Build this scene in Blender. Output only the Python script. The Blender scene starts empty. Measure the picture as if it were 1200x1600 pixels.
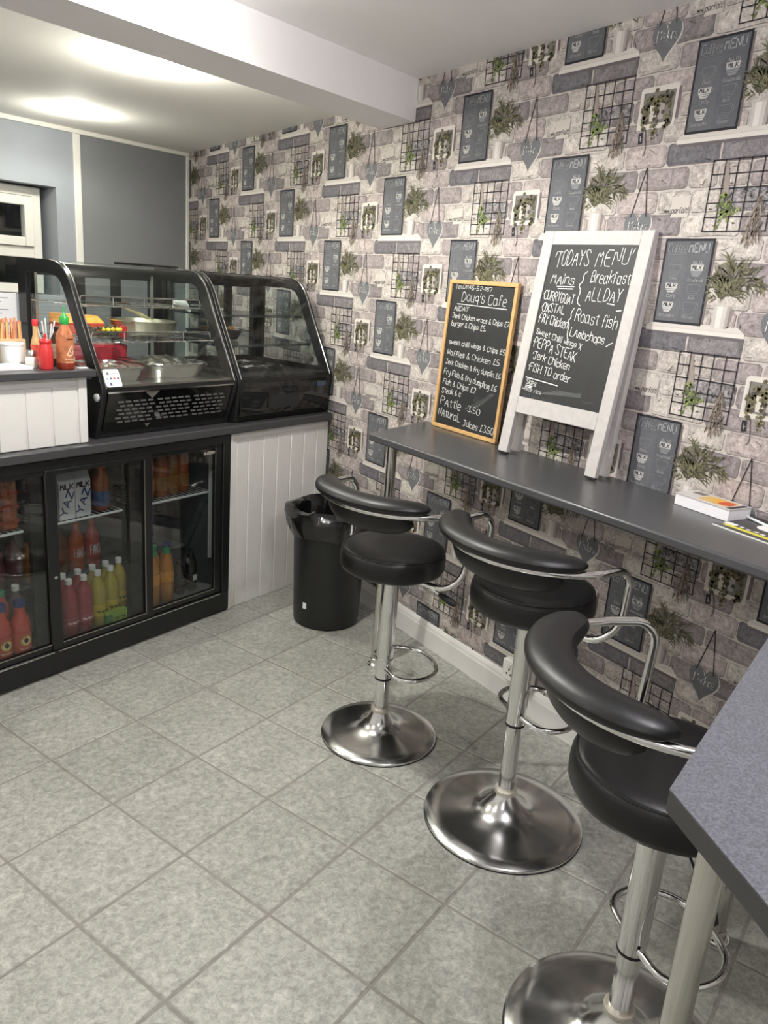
import bpy, bmesh, math, random
from mathutils import Vector, Matrix
scene = bpy.context.scene
COL = scene.collection
PI = math.pi

# ------------------------------------------------------------------ camera
F_PX, YAW, PITCH, ROLL = 1208.99, 0.6126, -0.2842, -0.0772
CAM = Vector((-2.1106, -4.5853, 1.5991))
fw = Vector((math.sin(YAW) * math.cos(PITCH), math.cos(YAW) * math.cos(PITCH), math.sin(PITCH)))
rt = fw.cross(Vector((0, 0, 1))).normalized()
dn = fw.cross(rt)
cr, sr = math.cos(ROLL), math.sin(ROLL)
rx, dy = cr * rt + sr * dn, -sr * rt + cr * dn
cam_data = bpy.data.cameras.new('camera')
cam_data.sensor_fit = 'VERTICAL'
cam_data.sensor_height = 36.0
cam_data.lens = F_PX / 1600.0 * 36.0
cam_data.clip_start = 0.02
cam = bpy.data.objects.new('camera', cam_data)
COL.objects.link(cam)
up = -dy
cam.matrix_world = Matrix(((rx.x, up.x, -fw.x, CAM.x), (rx.y, up.y, -fw.y, CAM.y), (rx.z, up.z, -fw.z, CAM.z), (0, 0, 0, 1)))
scene.camera = cam

# ------------------------------------------------------------------ world, exposure, lights
world = bpy.data.worlds.new('world')
scene.world = world
world.use_nodes = True
world.node_tree.nodes['Background'].inputs[0].default_value = (0.6, 0.65, 0.75, 1)
world.node_tree.nodes['Background'].inputs[1].default_value = 0.15
vs = scene.view_settings
vs.view_transform = 'Standard'
vs.look = 'None'
vs.gamma = 1.0
vs.use_curve_mapping = False
vs.exposure = 0.50
LIGHTS = [  # x, y, ceiling z, watts, colour, share of the light that spills sideways ; small ceiling downlights of the cafe
    (-0.991, -1.17, 2.385, 24.0, (1.0, 0.985, 0.88), 0.42),
    (-0.958, 0.259, 2.385, 13.0, (1.0, 0.985, 0.88), 0.48),
    (-2.45, -1.15, 2.385, 17.0, (1.0, 0.985, 0.90), 0.80),
    (-1.23, -2.33, 2.445, 60.0, (1.0, 0.99, 0.93), 0.10),
    (-0.98, -4.18, 2.445, 28.0, (0.97, 0.95, 1.0), 0.60),
    (-2.75, -2.75, 2.445, 9.0, (1.0, 0.99, 0.93), 0.8),
    (-2.5, -4.75, 2.445, 9.0, (0.98, 0.97, 0.98), 0.8),
]

# ------------------------------------------------------------------ colour and material helpers
def lin(v):
    v = v / 255.0
    return v / 12.92 if v <= 0.04045 else ((v + 0.055) / 1.055) ** 2.4
def C(r, g, b):
    return (lin(r), lin(g), lin(b), 1.0)
MATS = {}
def mat(name, col, rough=0.5, metal=0.0, noise=0.0, nscale=30.0, bump=0.0, bscale=200.0, coat=0.0, spec=0.5, emit=None, estr=0.0, trans=0.0, alpha=1.0):
    if name in MATS:
        return MATS[name]
    m = bpy.data.materials.new(name)
    m.use_nodes = True
    nt = m.node_tree
    p = nt.nodes['Principled BSDF']
    p.inputs['Base Color'].default_value = col
    p.inputs['Roughness'].default_value = rough
    p.inputs['Metallic'].default_value = metal
    p.inputs['Specular IOR Level'].default_value = spec
    p.inputs['Coat Weight'].default_value = coat
    p.inputs['Transmission Weight'].default_value = trans
    p.inputs['Alpha'].default_value = alpha
    if emit:
        p.inputs['Emission Color'].default_value = emit
        p.inputs['Emission Strength'].default_value = estr
    tc = nt.nodes.new('ShaderNodeTexCoord')
    if noise > 0:
        n = nt.nodes.new('ShaderNodeTexNoise')
        n.inputs['Scale'].default_value = nscale
        n.inputs['Detail'].default_value = 5
        nt.links.new(tc.outputs['Object'], n.inputs['Vector'])
        mr = nt.nodes.new('ShaderNodeMapRange')
        mr.inputs['From Min'].default_value = 0.3
        mr.inputs['From Max'].default_value = 0.7
        mr.inputs['To Min'].default_value = 1 - noise
        mr.inputs['To Max'].default_value = 1 + noise
        nt.links.new(n.outputs['Fac'], mr.inputs['Value'])
        mx = nt.nodes.new('ShaderNodeVectorMath')
        mx.operation = 'SCALE'
        mx.inputs[0].default_value = col[:3]
        nt.links.new(mr.outputs['Result'], mx.inputs['Scale'])
        nt.links.new(mx.outputs['Vector'], p.inputs['Base Color'])
    if bump > 0:
        n2 = nt.nodes.new('ShaderNodeTexNoise')
        n2.inputs['Scale'].default_value = bscale
        n2.inputs['Detail'].default_value = 4
        nt.links.new(tc.outputs['Object'], n2.inputs['Vector'])
        bp = nt.nodes.new('ShaderNodeBump')
        bp.inputs['Strength'].default_value = bump
        bp.inputs['Distance'].default_value = 0.002
        nt.links.new(n2.outputs['Fac'], bp.inputs['Height'])
        nt.links.new(bp.outputs['Normal'], p.inputs['Normal'])
    MATS[name] = m
    return m

def thin_glass(name, tint, refl=1.0, rough=0.03):
    """thin pane: see-through with a fresnel sheen"""
    m = bpy.data.materials.new(name)
    m.use_nodes = True
    nt = m.node_tree
    nt.nodes.remove(nt.nodes['Principled BSDF'])
    out = nt.nodes['Material Output']
    tr = nt.nodes.new('ShaderNodeBsdfTransparent')
    tr.inputs['Color'].default_value = tint
    gl = nt.nodes.new('ShaderNodeBsdfGlossy')
    gl.inputs['Roughness'].default_value = rough
    geo = nt.nodes.new('ShaderNodeNewGeometry')
    dt = nt.nodes.new('ShaderNodeVectorMath')
    dt.operation = 'DOT_PRODUCT'
    nt.links.new(geo.outputs['Normal'], dt.inputs[0])
    nt.links.new(geo.outputs['Incoming'], dt.inputs[1])
    def mth(op, a, b=None):
        n = nt.nodes.new('ShaderNodeMath')
        n.operation = op
        n.use_clamp = op in ('SUBTRACT', 'MULTIPLY_ADD')
        for i, q in enumerate((a, b)):
            if q is None: continue
            if isinstance(q, (int, float)): n.inputs[i].default_value = q
            else: nt.links.new(q, n.inputs[i])
        return n
    cs = mth('ABSOLUTE', dt.outputs['Value'])
    om = mth('SUBTRACT', 1.0, cs.outputs[0])
    pw = mth('POWER', om.outputs[0], 5.0)
    mu = mth('MULTIPLY_ADD', pw.outputs[0], 0.9 * refl)
    mu.inputs[2].default_value = 0.045 * refl
    mx = nt.nodes.new('ShaderNodeMixShader')
    nt.links.new(mu.outputs[0], mx.inputs[0])
    nt.links.new(tr.outputs[0], mx.inputs[1])
    nt.links.new(gl.outputs[0], mx.inputs[2])
    nt.links.new(mx.outputs[0], out.inputs['Surface'])
    MATS[name] = m
    return m

def mat_print(name, scale=1.0, rough=0.75):
    """printed paper: colour stored per face, alpha = how mottled that ink is"""
    m = bpy.data.materials.new(name)
    m.use_nodes = True
    nt = m.node_tree
    p = nt.nodes['Principled BSDF']
    p.inputs['Roughness'].default_value = rough
    p.inputs['Specular IOR Level'].default_value = 0.25
    at = nt.nodes.new('ShaderNodeAttribute')
    at.attribute_name = 'ink'
    tc = nt.nodes.new('ShaderNodeTexCoord')
    tot = None
    for sc, wgt, det in ((24, 0.7, 6), (85, 0.8, 6)):
        n = nt.nodes.new('ShaderNodeTexNoise')
        n.inputs['Scale'].default_value = sc * scale
        n.inputs['Detail'].default_value = det
        n.inputs['Roughness'].default_value = 0.7
        n.inputs['Distortion'].default_value = 0.6
        nt.links.new(tc.outputs['Object'], n.inputs['Vector'])
        ma = nt.nodes.new('ShaderNodeMath')
        ma.operation = 'MULTIPLY_ADD'
        ma.inputs[1].default_value = wgt * 2
        ma.inputs[2].default_value = -wgt
        nt.links.new(n.outputs['Fac'], ma.inputs[0])
        if tot is None:
            tot = ma
        else:
            ad = nt.nodes.new('ShaderNodeMath')
            ad.operation = 'ADD'
            nt.links.new(tot.outputs[0], ad.inputs[0])
            nt.links.new(ma.outputs[0], ad.inputs[1])
            tot = ad
    cn = nt.nodes.new('ShaderNodeTexNoise')
    cn.inputs['Scale'].default_value = 34 * scale
    cn.inputs['Detail'].default_value = 7
    cn.inputs['Roughness'].default_value = 0.72
    cn.inputs['Distortion'].default_value = 1.4
    nt.links.new(tc.outputs['Object'], cn.inputs['Vector'])
    c1 = nt.nodes.new('ShaderNodeMath'); c1.operation = 'SUBTRACT'; c1.inputs[1].default_value = 0.5
    nt.links.new(cn.outputs['Fac'], c1.inputs[0])
    c2 = nt.nodes.new('ShaderNodeMath'); c2.operation = 'ABSOLUTE'
    nt.links.new(c1.outputs[0], c2.inputs[0])
    c3 = nt.nodes.new('ShaderNodeMapRange')
    c3.inputs['From Min'].default_value, c3.inputs['From Max'].default_value = 0.0, 0.035
    c3.inputs['To Min'].default_value, c3.inputs['To Max'].default_value = -0.24, 0.03
    nt.links.new(c2.outputs[0], c3.inputs['Value'])
    ad2 = nt.nodes.new('ShaderNodeMath'); ad2.operation = 'ADD'
    nt.links.new(tot.outputs[0], ad2.inputs[0]); nt.links.new(c3.outputs['Result'], ad2.inputs[1])
    mu = nt.nodes.new('ShaderNodeMath')
    mu.operation = 'MULTIPLY_ADD'
    nt.links.new(ad2.outputs[0], mu.inputs[0])
    nt.links.new(at.outputs['Alpha'], mu.inputs[1])
    mu.inputs[2].default_value = 1.0
    sc2 = nt.nodes.new('ShaderNodeVectorMath')
    sc2.operation = 'SCALE'
    nt.links.new(at.outputs['Color'], sc2.inputs[0])
    nt.links.new(mu.outputs[0], sc2.inputs['Scale'])
    nt.links.new(sc2.outputs['Vector'], p.inputs['Base Color'])
    MATS[name] = m
    return m

# ------------------------------------------------------------------ object helpers
def tag(o, label=None, cat=None, group=None, kind=None):
    if label: o['label'] = label
    if cat: o['category'] = cat
    if group: o['group'] = group
    if kind: o['kind'] = kind
    return o
def empty(name, loc=(0, 0, 0), rz=0.0, label=None, cat=None, group=None):
    o = bpy.data.objects.new(name, None)
    COL.objects.link(o)
    o.location = loc
    o.rotation_euler = (0, 0, rz)
    o.empty_display_size = 0.05
    return tag(o, label, cat, group)

class MB:
    """collects shapes for one mesh"""
    def __init__(s):
        s.v, s.f = [], []
    def add(s, vs, fs):
        b = len(s.v)
        s.v += [tuple(v) for v in vs]
        s.f += [tuple(i + b for i in f) for f in fs]
        return s
    def box(s, x0, x1, y0, y1, z0, z1):
        v = [(x, y, z) for z in (z0, z1) for y in (y0, y1) for x in (x0, x1)]
        return s.add(v, [(0, 2, 3, 1), (4, 5, 7, 6), (0, 1, 5, 4), (2, 6, 7, 3), (0, 4, 6, 2), (1, 3, 7, 5)])
    def prism(s, pts, z0, z1):
        """polygon in xy extruded in z"""
        n = len(pts)
        v = [(p[0], p[1], z0) for p in pts] + [(p[0], p[1], z1) for p in pts]
        return s.add(v, [tuple(reversed(range(n))), tuple(range(n, 2 * n))] + [(i, (i + 1) % n, n + (i + 1) % n, n + i) for i in range(n)])
    def prism_x(s, pts, x0, x1):
        """polygon in yz extruded in x"""
        n = len(pts)
        v = [(x0, p[0], p[1]) for p in pts] + [(x1, p[0], p[1]) for p in pts]
        return s.add(v, [tuple(reversed(range(n))), tuple(range(n, 2 * n))] + [(i, (i + 1) % n, n + (i + 1) % n, n + i) for i in range(n)])
    def loft(s, rings, closed=True, cap=True):
        n = len(rings[0])
        vs_ = [p for r in rings for p in r]
        fs = []
        for k in range(len(rings) - 1):
            for i in range(n if closed else n - 1):
                j = (i + 1) % n
                fs.append((k * n + i, k * n + j, (k + 1) * n + j, (k + 1) * n + i))
        if cap and closed:
            fs.append(tuple(reversed(range(n))))
            fs.append(tuple(range((len(rings) - 1) * n, len(rings) * n)))
        return s.add(vs_, fs)
    def lathe(s, prof, n=24, cx=0.0, cy=0.0, cap=True):
        """prof: list of (r, z)"""
        rings = [[(cx + r * math.cos(2 * PI * i / n), cy + r * math.sin(2 * PI * i / n), z) for i in range(n)] for r, z in prof]
        return s.loft(rings, True, cap)
    def tube(s, path, r, n=10, closed=False, cap=True):
        P = [Vector(p) for p in path]
        rings = []
        m = len(P)
        prev = None
        for i in range(m):
            if closed:
                t = P[(i + 1) % m] - P[i - 1]
            else:
                t = P[min(i + 1, m - 1)] - P[max(i - 1, 0)]
            t.normalize()
            if prev is None:
                a = Vector((0, 0, 1)) if abs(t.z) < 0.9 else Vector((1, 0, 0))
                u = t.cross(a).normalized()
            else:
                u = (prev - t * prev.dot(t)).normalized()
            prev = u
            w = t.cross(u)
            rr = r[i] if isinstance(r, (list, tuple)) else r
            rings.append([P[i] + rr * (math.cos(2 * PI * k / n) * u + math.sin(2 * PI * k / n) * w) for k in range(n)])
        if closed:
            rings.append(rings[0])
            return s.loft(rings, True, False)
        return s.loft(rings, True, cap)
    def mesh(s, name, smooth=False):
        me = bpy.data.meshes.new(name)
        me.from_pydata(s.v, [], s.f)
        bm = bmesh.new()
        bm.from_mesh(me)
        bmesh.ops.recalc_face_normals(bm, faces=bm.faces)
        bm.to_mesh(me)
        bm.free()
        if smooth:
            me.polygons.foreach_set('use_smooth', [True] * len(me.polygons))
            me.set_sharp_from_angle(angle=math.radians(40))
        me.update()
        return me
    def obj(s, name, material, parent=None, smooth=False, bevel=0.0, loc=None, rz=None):
        me = s.mesh(name, smooth)
        me.materials.append(material)
        o = bpy.data.objects.new(name, me)
        COL.objects.link(o)
        if parent: o.parent = parent
        if loc is not None: o.location = loc
        if rz is not None: o.rotation_euler = (0, 0, rz)
        if bevel > 0:
            b = o.modifiers.new('bevel', 'BEVEL')
            b.width = bevel
            b.segments = 2
            b.limit_method = 'ANGLE'
            b.angle_limit = math.radians(40)
            if not smooth:
                me.polygons.foreach_set('use_smooth', [True] * len(me.polygons))
                me.set_sharp_from_angle(angle=math.radians(40))
        return o

def arc(cx, cy, r, a0, a1, n):
    return [(cx + r * math.cos(a0 + (a1 - a0) * i / n), cy + r * math.sin(a0 + (a1 - a0) * i / n)) for i in range(n + 1)]
def rrect(x0, x1, y0, y1, r, n=4):
    return (arc(x1 - r, y1 - r, r, 0, PI / 2, n) + arc(x0 + r, y1 - r, r, PI / 2, PI, n) + arc(x0 + r, y0 + r, r, PI, 1.5 * PI, n) + arc(x1 - r, y0 + r, r, 1.5 * PI, 2 * PI, n))
def fillet(pts, r, n=5):
    """round the inner corners of a 3d polyline"""
    P = [Vector(p) for p in pts]
    out = [P[0]]
    for i in range(1, len(P) - 1):
        a, b = (P[i - 1] - P[i]), (P[i + 1] - P[i])
        d = min(r, a.length * 0.49, b.length * 0.49)
        p0, p2 = P[i] + a.normalized() * d, P[i] + b.normalized() * d
        for k in range(n + 1):
            t = k / n
            out.append((1 - t) ** 2 * p0 + 2 * t * (1 - t) * P[i] + t * t * p2)
    out.append(P[-1])
    return out

# ------------------------------------------------------------------ single stroke lettering (x 0-6, y 0-8: baseline 2, x height 6, capitals 8)
FONT = {
 'A': '02 38 62|14 54', 'B': '02 08 48 57 56 45 05|45 64 63 52 02', 'C': '67 58 18 07 03 12 52 63', 'D': '02 08 38 66 64 32 02',
 'E': '62 02 08 68|05 45', 'F': '02 08 68|05 45', 'G': '67 58 18 07 03 12 52 63 65 45', 'H': '02 08|62 68|05 65', 'I': '32 38',
 'J': '08 68|48 43 32 12 03', 'K': '02 08|68 04|25 62', 'L': '08 02 62', 'M': '02 18 35 58 62', 'N': '02 08 62 68',
 'O': '28 07 03 22 42 63 67 48 28', 'P': '02 08 48 67 66 45 05', 'Q': '28 07 03 22 42 63 67 48 28|44 62', 'R': '02 08 48 67 66 45 05|35 62',
 'S': '67 48 18 07 16 54 63 52 22 03', 'T': '08 68|38 32', 'U': '08 03 12 52 63 68', 'V': '08 32 68', 'W': '08 12 36 52 68',
 'X': '02 68|08 62', 'Y': '08 35 68|35 32', 'Z': '08 68 02 62',
 'a': '55 46 16 05 03 12 42 53|56 53 62', 'b': '08 02|05 26 46 55 53 42 22 03', 'c': '55 46 16 05 03 12 42 53', 'd': '58 52|55 36 16 05 03 12 32 53',
 'e': '04 54 55 46 16 05 03 12 52', 'f': '57 48 38 27 22|15 45', 'g': '55 46 16 05 04 13 43 54|56 51 40 10', 'h': '08 02|05 26 46 55 52',
 'i': '36 32|37 38', 'j': '46 41 30 10|47 48', 'k': '08 02|56 04|24 52', 'l': '38 33 42', 'm': '06 02|05 16 26 35 32|35 46 56 65 62',
 'n': '06 02|05 26 46 55 52', 'o': '26 05 03 22 42 53 55 46 26', 'p': '06 00|05 26 46 55 53 42 22 03', 'r': '06 02|04 26 46',
 's': '55 46 16 05 14 44 53 42 12 03', 't': '37 33 42 52|16 56', 'u': '06 03 12 32 53|56 52', 'v': '06 32 66', 'w': '06 12 35 52 66',
 'x': '06 62|66 02', 'y': '06 13 43|56 51 40 10', 'z': '06 56 02 52',
 '0': '28 07 03 22 42 63 67 48 28', '1': '16 38 32', '2': '07 28 48 67 66 02 62', '3': '08 58 35 54 63 52 12 03', '4': '48 04 64|48 42',
 '5': '58 08 05 45 64 63 52 02', '6': '58 27 04 12 42 63 54 04', '7': '08 68 22', '8': '28 07 16 54 63 52 12 03 14 56 67 48 28', '9': '56 25 06 17 48 57 53 32',
 '~': '04 15 33 45 63', '£': '57 48 38 27 23 02 62|15 45', '&': '62 17 28 38 37 04 03 12 32 54', '-': '14 44', "'": '38 26', '.': '32 33', '!': '38 34|32 33', ',': '32 21',
'ĵ': '58 52 41 21 12', '’': '38 27', '{': '69 48 46 25 44 42 61', '}': '09 28 26 45 24 22 01', '*': '35 36', ':': '32 33|35 36',
}
def strokes(text, x, y, h, width=None, slant=0.0, jit=0.0, seed=1, dip=0.0):
    """polylines of a line of writing; (x, y) is the left end of the baseline, h the capital height"""
    rnd = random.Random(seed)
    k = h / 6.0
    adv = 0.0
    lines = []
    for ch in text:
        if ch == ' ':
            adv += 4.2
            continue
        g = FONT.get(ch)
        if g is None:
            adv += 4
            continue
        jy = rnd.uniform(-1, 1) * jit
        xs = [int(p[0]) for st in g.split('|') for p in st.split()]
        x0, x1 = min(xs), max(xs)
        for st in g.split('|'):
            lines.append([(adv + int(p[0]) - x0 + (int(p[1]) - 2) * slant + rnd.uniform(-1, 1) * jit * 0.5, int(p[1]) - 2 + jy + rnd.uniform(-1, 1) * jit * 0.5) for p in st.split()])
        adv += (x1 - x0) + 2.0
    adv = max(adv - 2.0, 1)
    kx = (width / adv) if width else k
    return [[(x + px * kx, y + py * k - dip * (px / adv)) for px, py in ln] for ln in lines]
def smooth_line(pts, n=2):
    """light corner cutting for a hand written line"""
    for _ in range(n):
        if len(pts) < 3:
            return pts
        o = [pts[0]]
        for a, b in zip(pts, pts[1:]):
            o += [(a[0] * .75 + b[0] * .25, a[1] * .75 + b[1] * .25), (a[0] * .25 + b[0] * .75, a[1] * .25 + b[1] * .75)]
        o.append(pts[-1])
        pts = o
    return pts
def ribbons(lines, w, rnd_curve=1):
    """flat quads (2d) along polylines"""
    quads = []
    for ln in lines:
        ln = smooth_line(ln, rnd_curve)
        for a, b in zip(ln, ln[1:]):
            dx, dy_ = b[0] - a[0], b[1] - a[1]
            L = math.hypot(dx, dy_)
            if L < 1e-7:
                continue
            ux, uy = dx / L * w * 0.5, dy_ / L * w * 0.5
            quads.append([(a[0] - ux * .7 - uy, a[1] - uy * .7 + ux), (a[0] - ux * .7 + uy, a[1] - uy * .7 - ux), (b[0] + ux * .7 + uy, b[1] + uy * .7 - ux), (b[0] + ux * .7 - uy, b[1] + uy * .7 + ux)])
    return quads

# ------------------------------------------------------------------ materials
M_chrome = mat('chrome', (0.78, 0.78, 0.77, 1), 0.09, 1.0, noise=0.05, nscale=9)
M_chrome_worn = mat('worn_chrome', (0.68, 0.68, 0.67, 1), 0.19, 1.0, noise=0.10, nscale=14, bump=0.06, bscale=60)
M_pole = mat('polished_steel_tube', (0.66, 0.65, 0.61, 1), 0.13, 1.0)
M_steel = mat('brushed_steel', (0.55, 0.54, 0.50, 1), 0.28, 1.0, noise=0.06, nscale=40)
M_leather = mat('black_leatherette', C(20, 20, 21), 0.40, bump=0.12, bscale=420, spec=0.45)
M_black = mat('black_plastic', C(24, 25, 26), 0.32, noise=0.05)
M_blackgloss = mat('black_gloss', C(14, 15, 15), 0.07, spec=0.6)
M_blackmatt = mat('black_matt', C(30, 30, 31), 0.6)
M_darkint = mat('fridge_lining', C(92, 94, 96), 0.5)
M_white = mat('white_paint', C(226, 224, 220), 0.45, noise=0.02, nscale=12)
M_upvc = mat('white_upvc', C(238, 236, 228), 0.3)
M_wtop = mat('dark_laminate', C(66, 66, 68), 0.38, noise=0.18, nscale=260, bump=0.05, bscale=500)
M_table = mat('grey_speckled_laminate', C(97, 99, 105), 0.36, noise=0.42, nscale=300, bump=0.08, bscale=400)
M_edge = mat('charcoal_edging', C(60, 60, 61), 0.5, noise=0.08, nscale=300)
M_wall = mat('blue_grey_paint', C(158, 163, 170), 0.6, noise=0.03, nscale=6)
M_ceil = mat('white_ceiling_paint', C(250, 248, 249), 0.8, noise=0.015, nscale=3)
M_plain = mat('off_white_wall_paint', C(214, 212, 210), 0.8)
M_glass = thin_glass('clear_glass', (0.93, 0.96, 0.95, 1), 1.0)
M_glassf = thin_glass('fridge_glass', (0.82, 0.84, 0.84, 1), 1.4, 0.02)
M_chalkboard = mat('chalkboard_black', C(36, 37, 38), 0.55, noise=0.16, nscale=18)
M_chalk = mat('white_chalk', C(225, 225, 222), 0.9)
M_chalk_faint = mat('smudged_chalk', C(92, 93, 93), 0.9)
M_pine = mat('pale_oak', C(205, 164, 108), 0.5, noise=0.12, nscale=25)
M_wwood = mat('whitewashed_wood', C(192, 187, 184), 0.6, noise=0.07, nscale=40)
M_rubber = mat('black_rubber', C(20, 20, 20), 0.7)
M_bin = mat('bin_plastic', C(24, 25, 26), 0.42, bump=0.05, bscale=60)
M_bag = mat('bin_liner', C(16, 17, 18), 0.16, bump=0.5, bscale=45, spec=0.7)
M_foil = mat('crumpled_foil', (0.7, 0.7, 0.69, 1), 0.22, 1.0, bump=0.9, bscale=70)
M_wire = mat('white_coated_wire', C(225, 226, 224), 0.35)
M_paper = mat('white_paper', C(232, 231, 234), 0.8)
M_print = mat_print('wallpaper_print')
M_ink = mat_print('print_ink', 1.0, 0.5)

TH = 0.348                                    # the counter and the floor tiles are turned 20 degrees from the papered wall
BX, BY = -0.69, -1.266
DX, DYv = math.cos(TH), math.sin(TH)
def wf(s, t, z=0.0):
    """counter frame (along the front, depth behind the front, height) to world"""
    return Vector((BX + s * DX - t * DYv, BY + s * DYv + t * DX, z))

def ink_mesh(name, polys, parent, material, to3d):
    """polys: list of (points2d, colour, mottling, layer) -> one flat printed mesh"""
    vs_, fs, cols = [], [], []
    for pts, colr, mot, layer in polys:
        b = len(vs_)
        vs_ += [to3d(p[0], p[1], layer) for p in pts]
        fs.append(tuple(range(b, b + len(pts))))
        cols += [colr[0], colr[1], colr[2], mot] * len(pts)
    me = bpy.data.meshes.new(name)
    me.from_pydata(vs_, [], fs)
    at = me.color_attributes.new('ink', 'FLOAT_COLOR', 'CORNER')
    at.data.foreach_set('color', cols)
    me.materials.append(material)
    me.update()
    o = bpy.data.objects.new(name, me)
    COL.objects.link(o)
    if parent: o.parent = parent
    return o
# ================================================================== THE SETTING
YN, XL = -5.6, -3.6                            # wall behind the camera, left wall
BWY = 1.134
bw_dir = Vector((1.239, 0.361, 0)).normalized()
BW_ANG = math.atan2(bw_dir.y, bw_dir.x)
def back_y(x): return BWY + x * bw_dir.y / bw_dir.x

def clip(poly, inside, inter):
    out = []
    for i in range(len(poly)):
        a, b = poly[i - 1], poly[i]
        ia, ib = inside(a), inside(b)
        if ia != ib: out.append(inter(a, b))
        if ib: out.append(b)
    return out
def clip_half(poly, n, d):
    """keep n.p <= d"""
    f = lambda p: n[0] * p[0] + n[1] * p[1] - d
    def inter(a, b):
        fa, fb = f(a), f(b)
        t = fa / (fa - fb)
        return (a[0] + t * (b[0] - a[0]), a[1] + t * (b[1] - a[1]))
    return clip(poly, lambda p: f(p) <= 0, inter)

# ---- floor: a slab of grout with separate ceramic tiles
floor_poly = [(0, BWY), (XL, back_y(XL)), (XL, YN), (0, YN)]
M_grout = mat('floor_grout', C(136, 133, 126), 0.9, noise=0.12, nscale=40)
floor = MB().prism(floor_poly, -0.06, -0.002).obj('floor', M_grout)
tag(floor, 'mottled grey ceramic tile floor laid at an angle to the papered wall', None, None, 'structure')
def make_tile_mat():
    m = bpy.data.materials.new('mottled_grey_ceramic')
    m.use_nodes = True
    nt = m.node_tree
    p = nt.nodes['Principled BSDF']
    geo = nt.nodes.new('ShaderNodeNewGeometry')
    def noise(scale, detail, dist=0.0, rough=0.6):
        n = nt.nodes.new('ShaderNodeTexNoise')
        n.inputs['Scale'].default_value = scale
        n.inputs['Detail'].default_value = detail
        n.inputs['Distortion'].default_value = dist
        n.inputs['Roughness'].default_value = rough
        nt.links.new(geo.outputs['Position'], n.inputs['Vector'])
        return n
    a = noise(48, 9, 0.5, 0.78)
    b = noise(9, 6, 0.8, 0.65)
    r1 = nt.nodes.new('ShaderNodeValToRGB')
    e = r1.color_ramp.elements
    e[0].position, e[0].color = 0.30, C(118, 118, 112)
    e[1].position, e[1].color = 0.68, C(193, 193, 184)
    e2 = r1.color_ramp.elements.new(0.5)
    e2.color = C(161, 161, 153)
    nt.links.new(a.outputs['Fac'], r1.inputs['Fac'])
    mr = nt.nodes.new('ShaderNodeMapRange')
    mr.inputs['From Min'].default_value, mr.inputs['From Max'].default_value = 0.3, 0.7
    mr.inputs['To Min'].default_value, mr.inputs['To Max'].default_value = 0.84, 1.12
    nt.links.new(b.outputs['Fac'], mr.inputs['Value'])
    v = noise(17, 10, 1.6, 0.78)                      # thin dark veins where the field crosses its middle
    ma = nt.nodes.new('ShaderNodeMath'); ma.operation = 'SUBTRACT'; ma.inputs[1].default_value = 0.5
    nt.links.new(v.outputs['Fac'], ma.inputs[0])
    ab = nt.nodes.new('ShaderNodeMath'); ab.operation = 'ABSOLUTE'
    nt.links.new(ma.outputs[0], ab.inputs[0])
    mv = nt.nodes.new('ShaderNodeMapRange')
    mv.inputs['From Min'].default_value, mv.inputs['From Max'].default_value = 0.0, 0.012
    mv.inputs['To Min'].default_value, mv.inputs['To Max'].default_value = 0.70, 1.0
    nt.links.new(ab.outputs[0], mv.inputs['Value'])
    mm = nt.nodes.new('ShaderNodeMath'); mm.operation = 'MULTIPLY'
    nt.links.new(mr.outputs['Result'], mm.inputs[0]); nt.links.new(mv.outputs['Result'], mm.inputs[1])
    oi = nt.nodes.new('ShaderNodeObjectInfo')
    mo = nt.nodes.new('ShaderNodeMapRange')
    mo.inputs['To Min'].default_value, mo.inputs['To Max'].default_value = 0.95, 1.05
    nt.links.new(oi.outputs['Random'], mo.inputs['Value'])
    m2 = nt.nodes.new('ShaderNodeMath'); m2.operation = 'MULTIPLY'
    nt.links.new(mm.outputs[0], m2.inputs[0]); nt.links.new(mo.outputs['Result'], m2.inputs[1])
    sc = nt.nodes.new('ShaderNodeVectorMath'); sc.operation = 'SCALE'
    nt.links.new(r1.outputs['Color'], sc.inputs[0]); nt.links.new(m2.outputs[0], sc.inputs['Scale'])
    nt.links.new(sc.outputs['Vector'], p.inputs['Base Color'])
    p.inputs['Roughness'].default_value = 0.42
    bp = nt.nodes.new('ShaderNodeBump')
    bp.inputs['Strength'].default_value = 0.22
    bp.inputs['Distance'].default_value = 0.004
    nt.links.new(a.outputs['Fac'], bp.inputs['Height'])
    nt.links.new(bp.outputs['Normal'], p.inputs['Normal'])
    return m
M_tile = make_tile_mat()
TT, TTH, TOX, TOY = 0.3356, 0.3452, -1.798, -1.8501
tc_, ts_ = math.cos(TTH), math.sin(TTH)
def tile_mesh(poly):
    cx = sum(p[0] for p in poly) / len(poly); cy = sum(p[1] for p in poly) / len(poly)
    n = len(poly)
    ins = []
    for p in poly:
        d = math.hypot(p[0] - cx, p[1] - cy)
        k = max(0.0, 1 - 0.0045 / max(d, 0.01))
        ins.append((cx + (p[0] - cx) * k, cy + (p[1] - cy) * k))
    mb = MB()
    vs_ = [(p[0], p[1], -0.005) for p in poly] + [(p[0], p[1], -0.0022) for p in poly] + [(p[0], p[1], 0.0) for p in ins]
    fs = [tuple(range(2 * n, 3 * n))]
    for k in (0, n):
        fs += [(k + i, k + (i + 1) % n, k + n + (i + 1) % n, k + n + i) for i in range(n)]
    return mb.add(vs_, fs)
h_ = TT / 2 - 0.0036
full = tile_mesh([(-h_, -h_), (h_, -h_), (h_, h_), (-h_, h_)]).mesh('floor_tile')
full.materials.append(M_tile)
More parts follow.
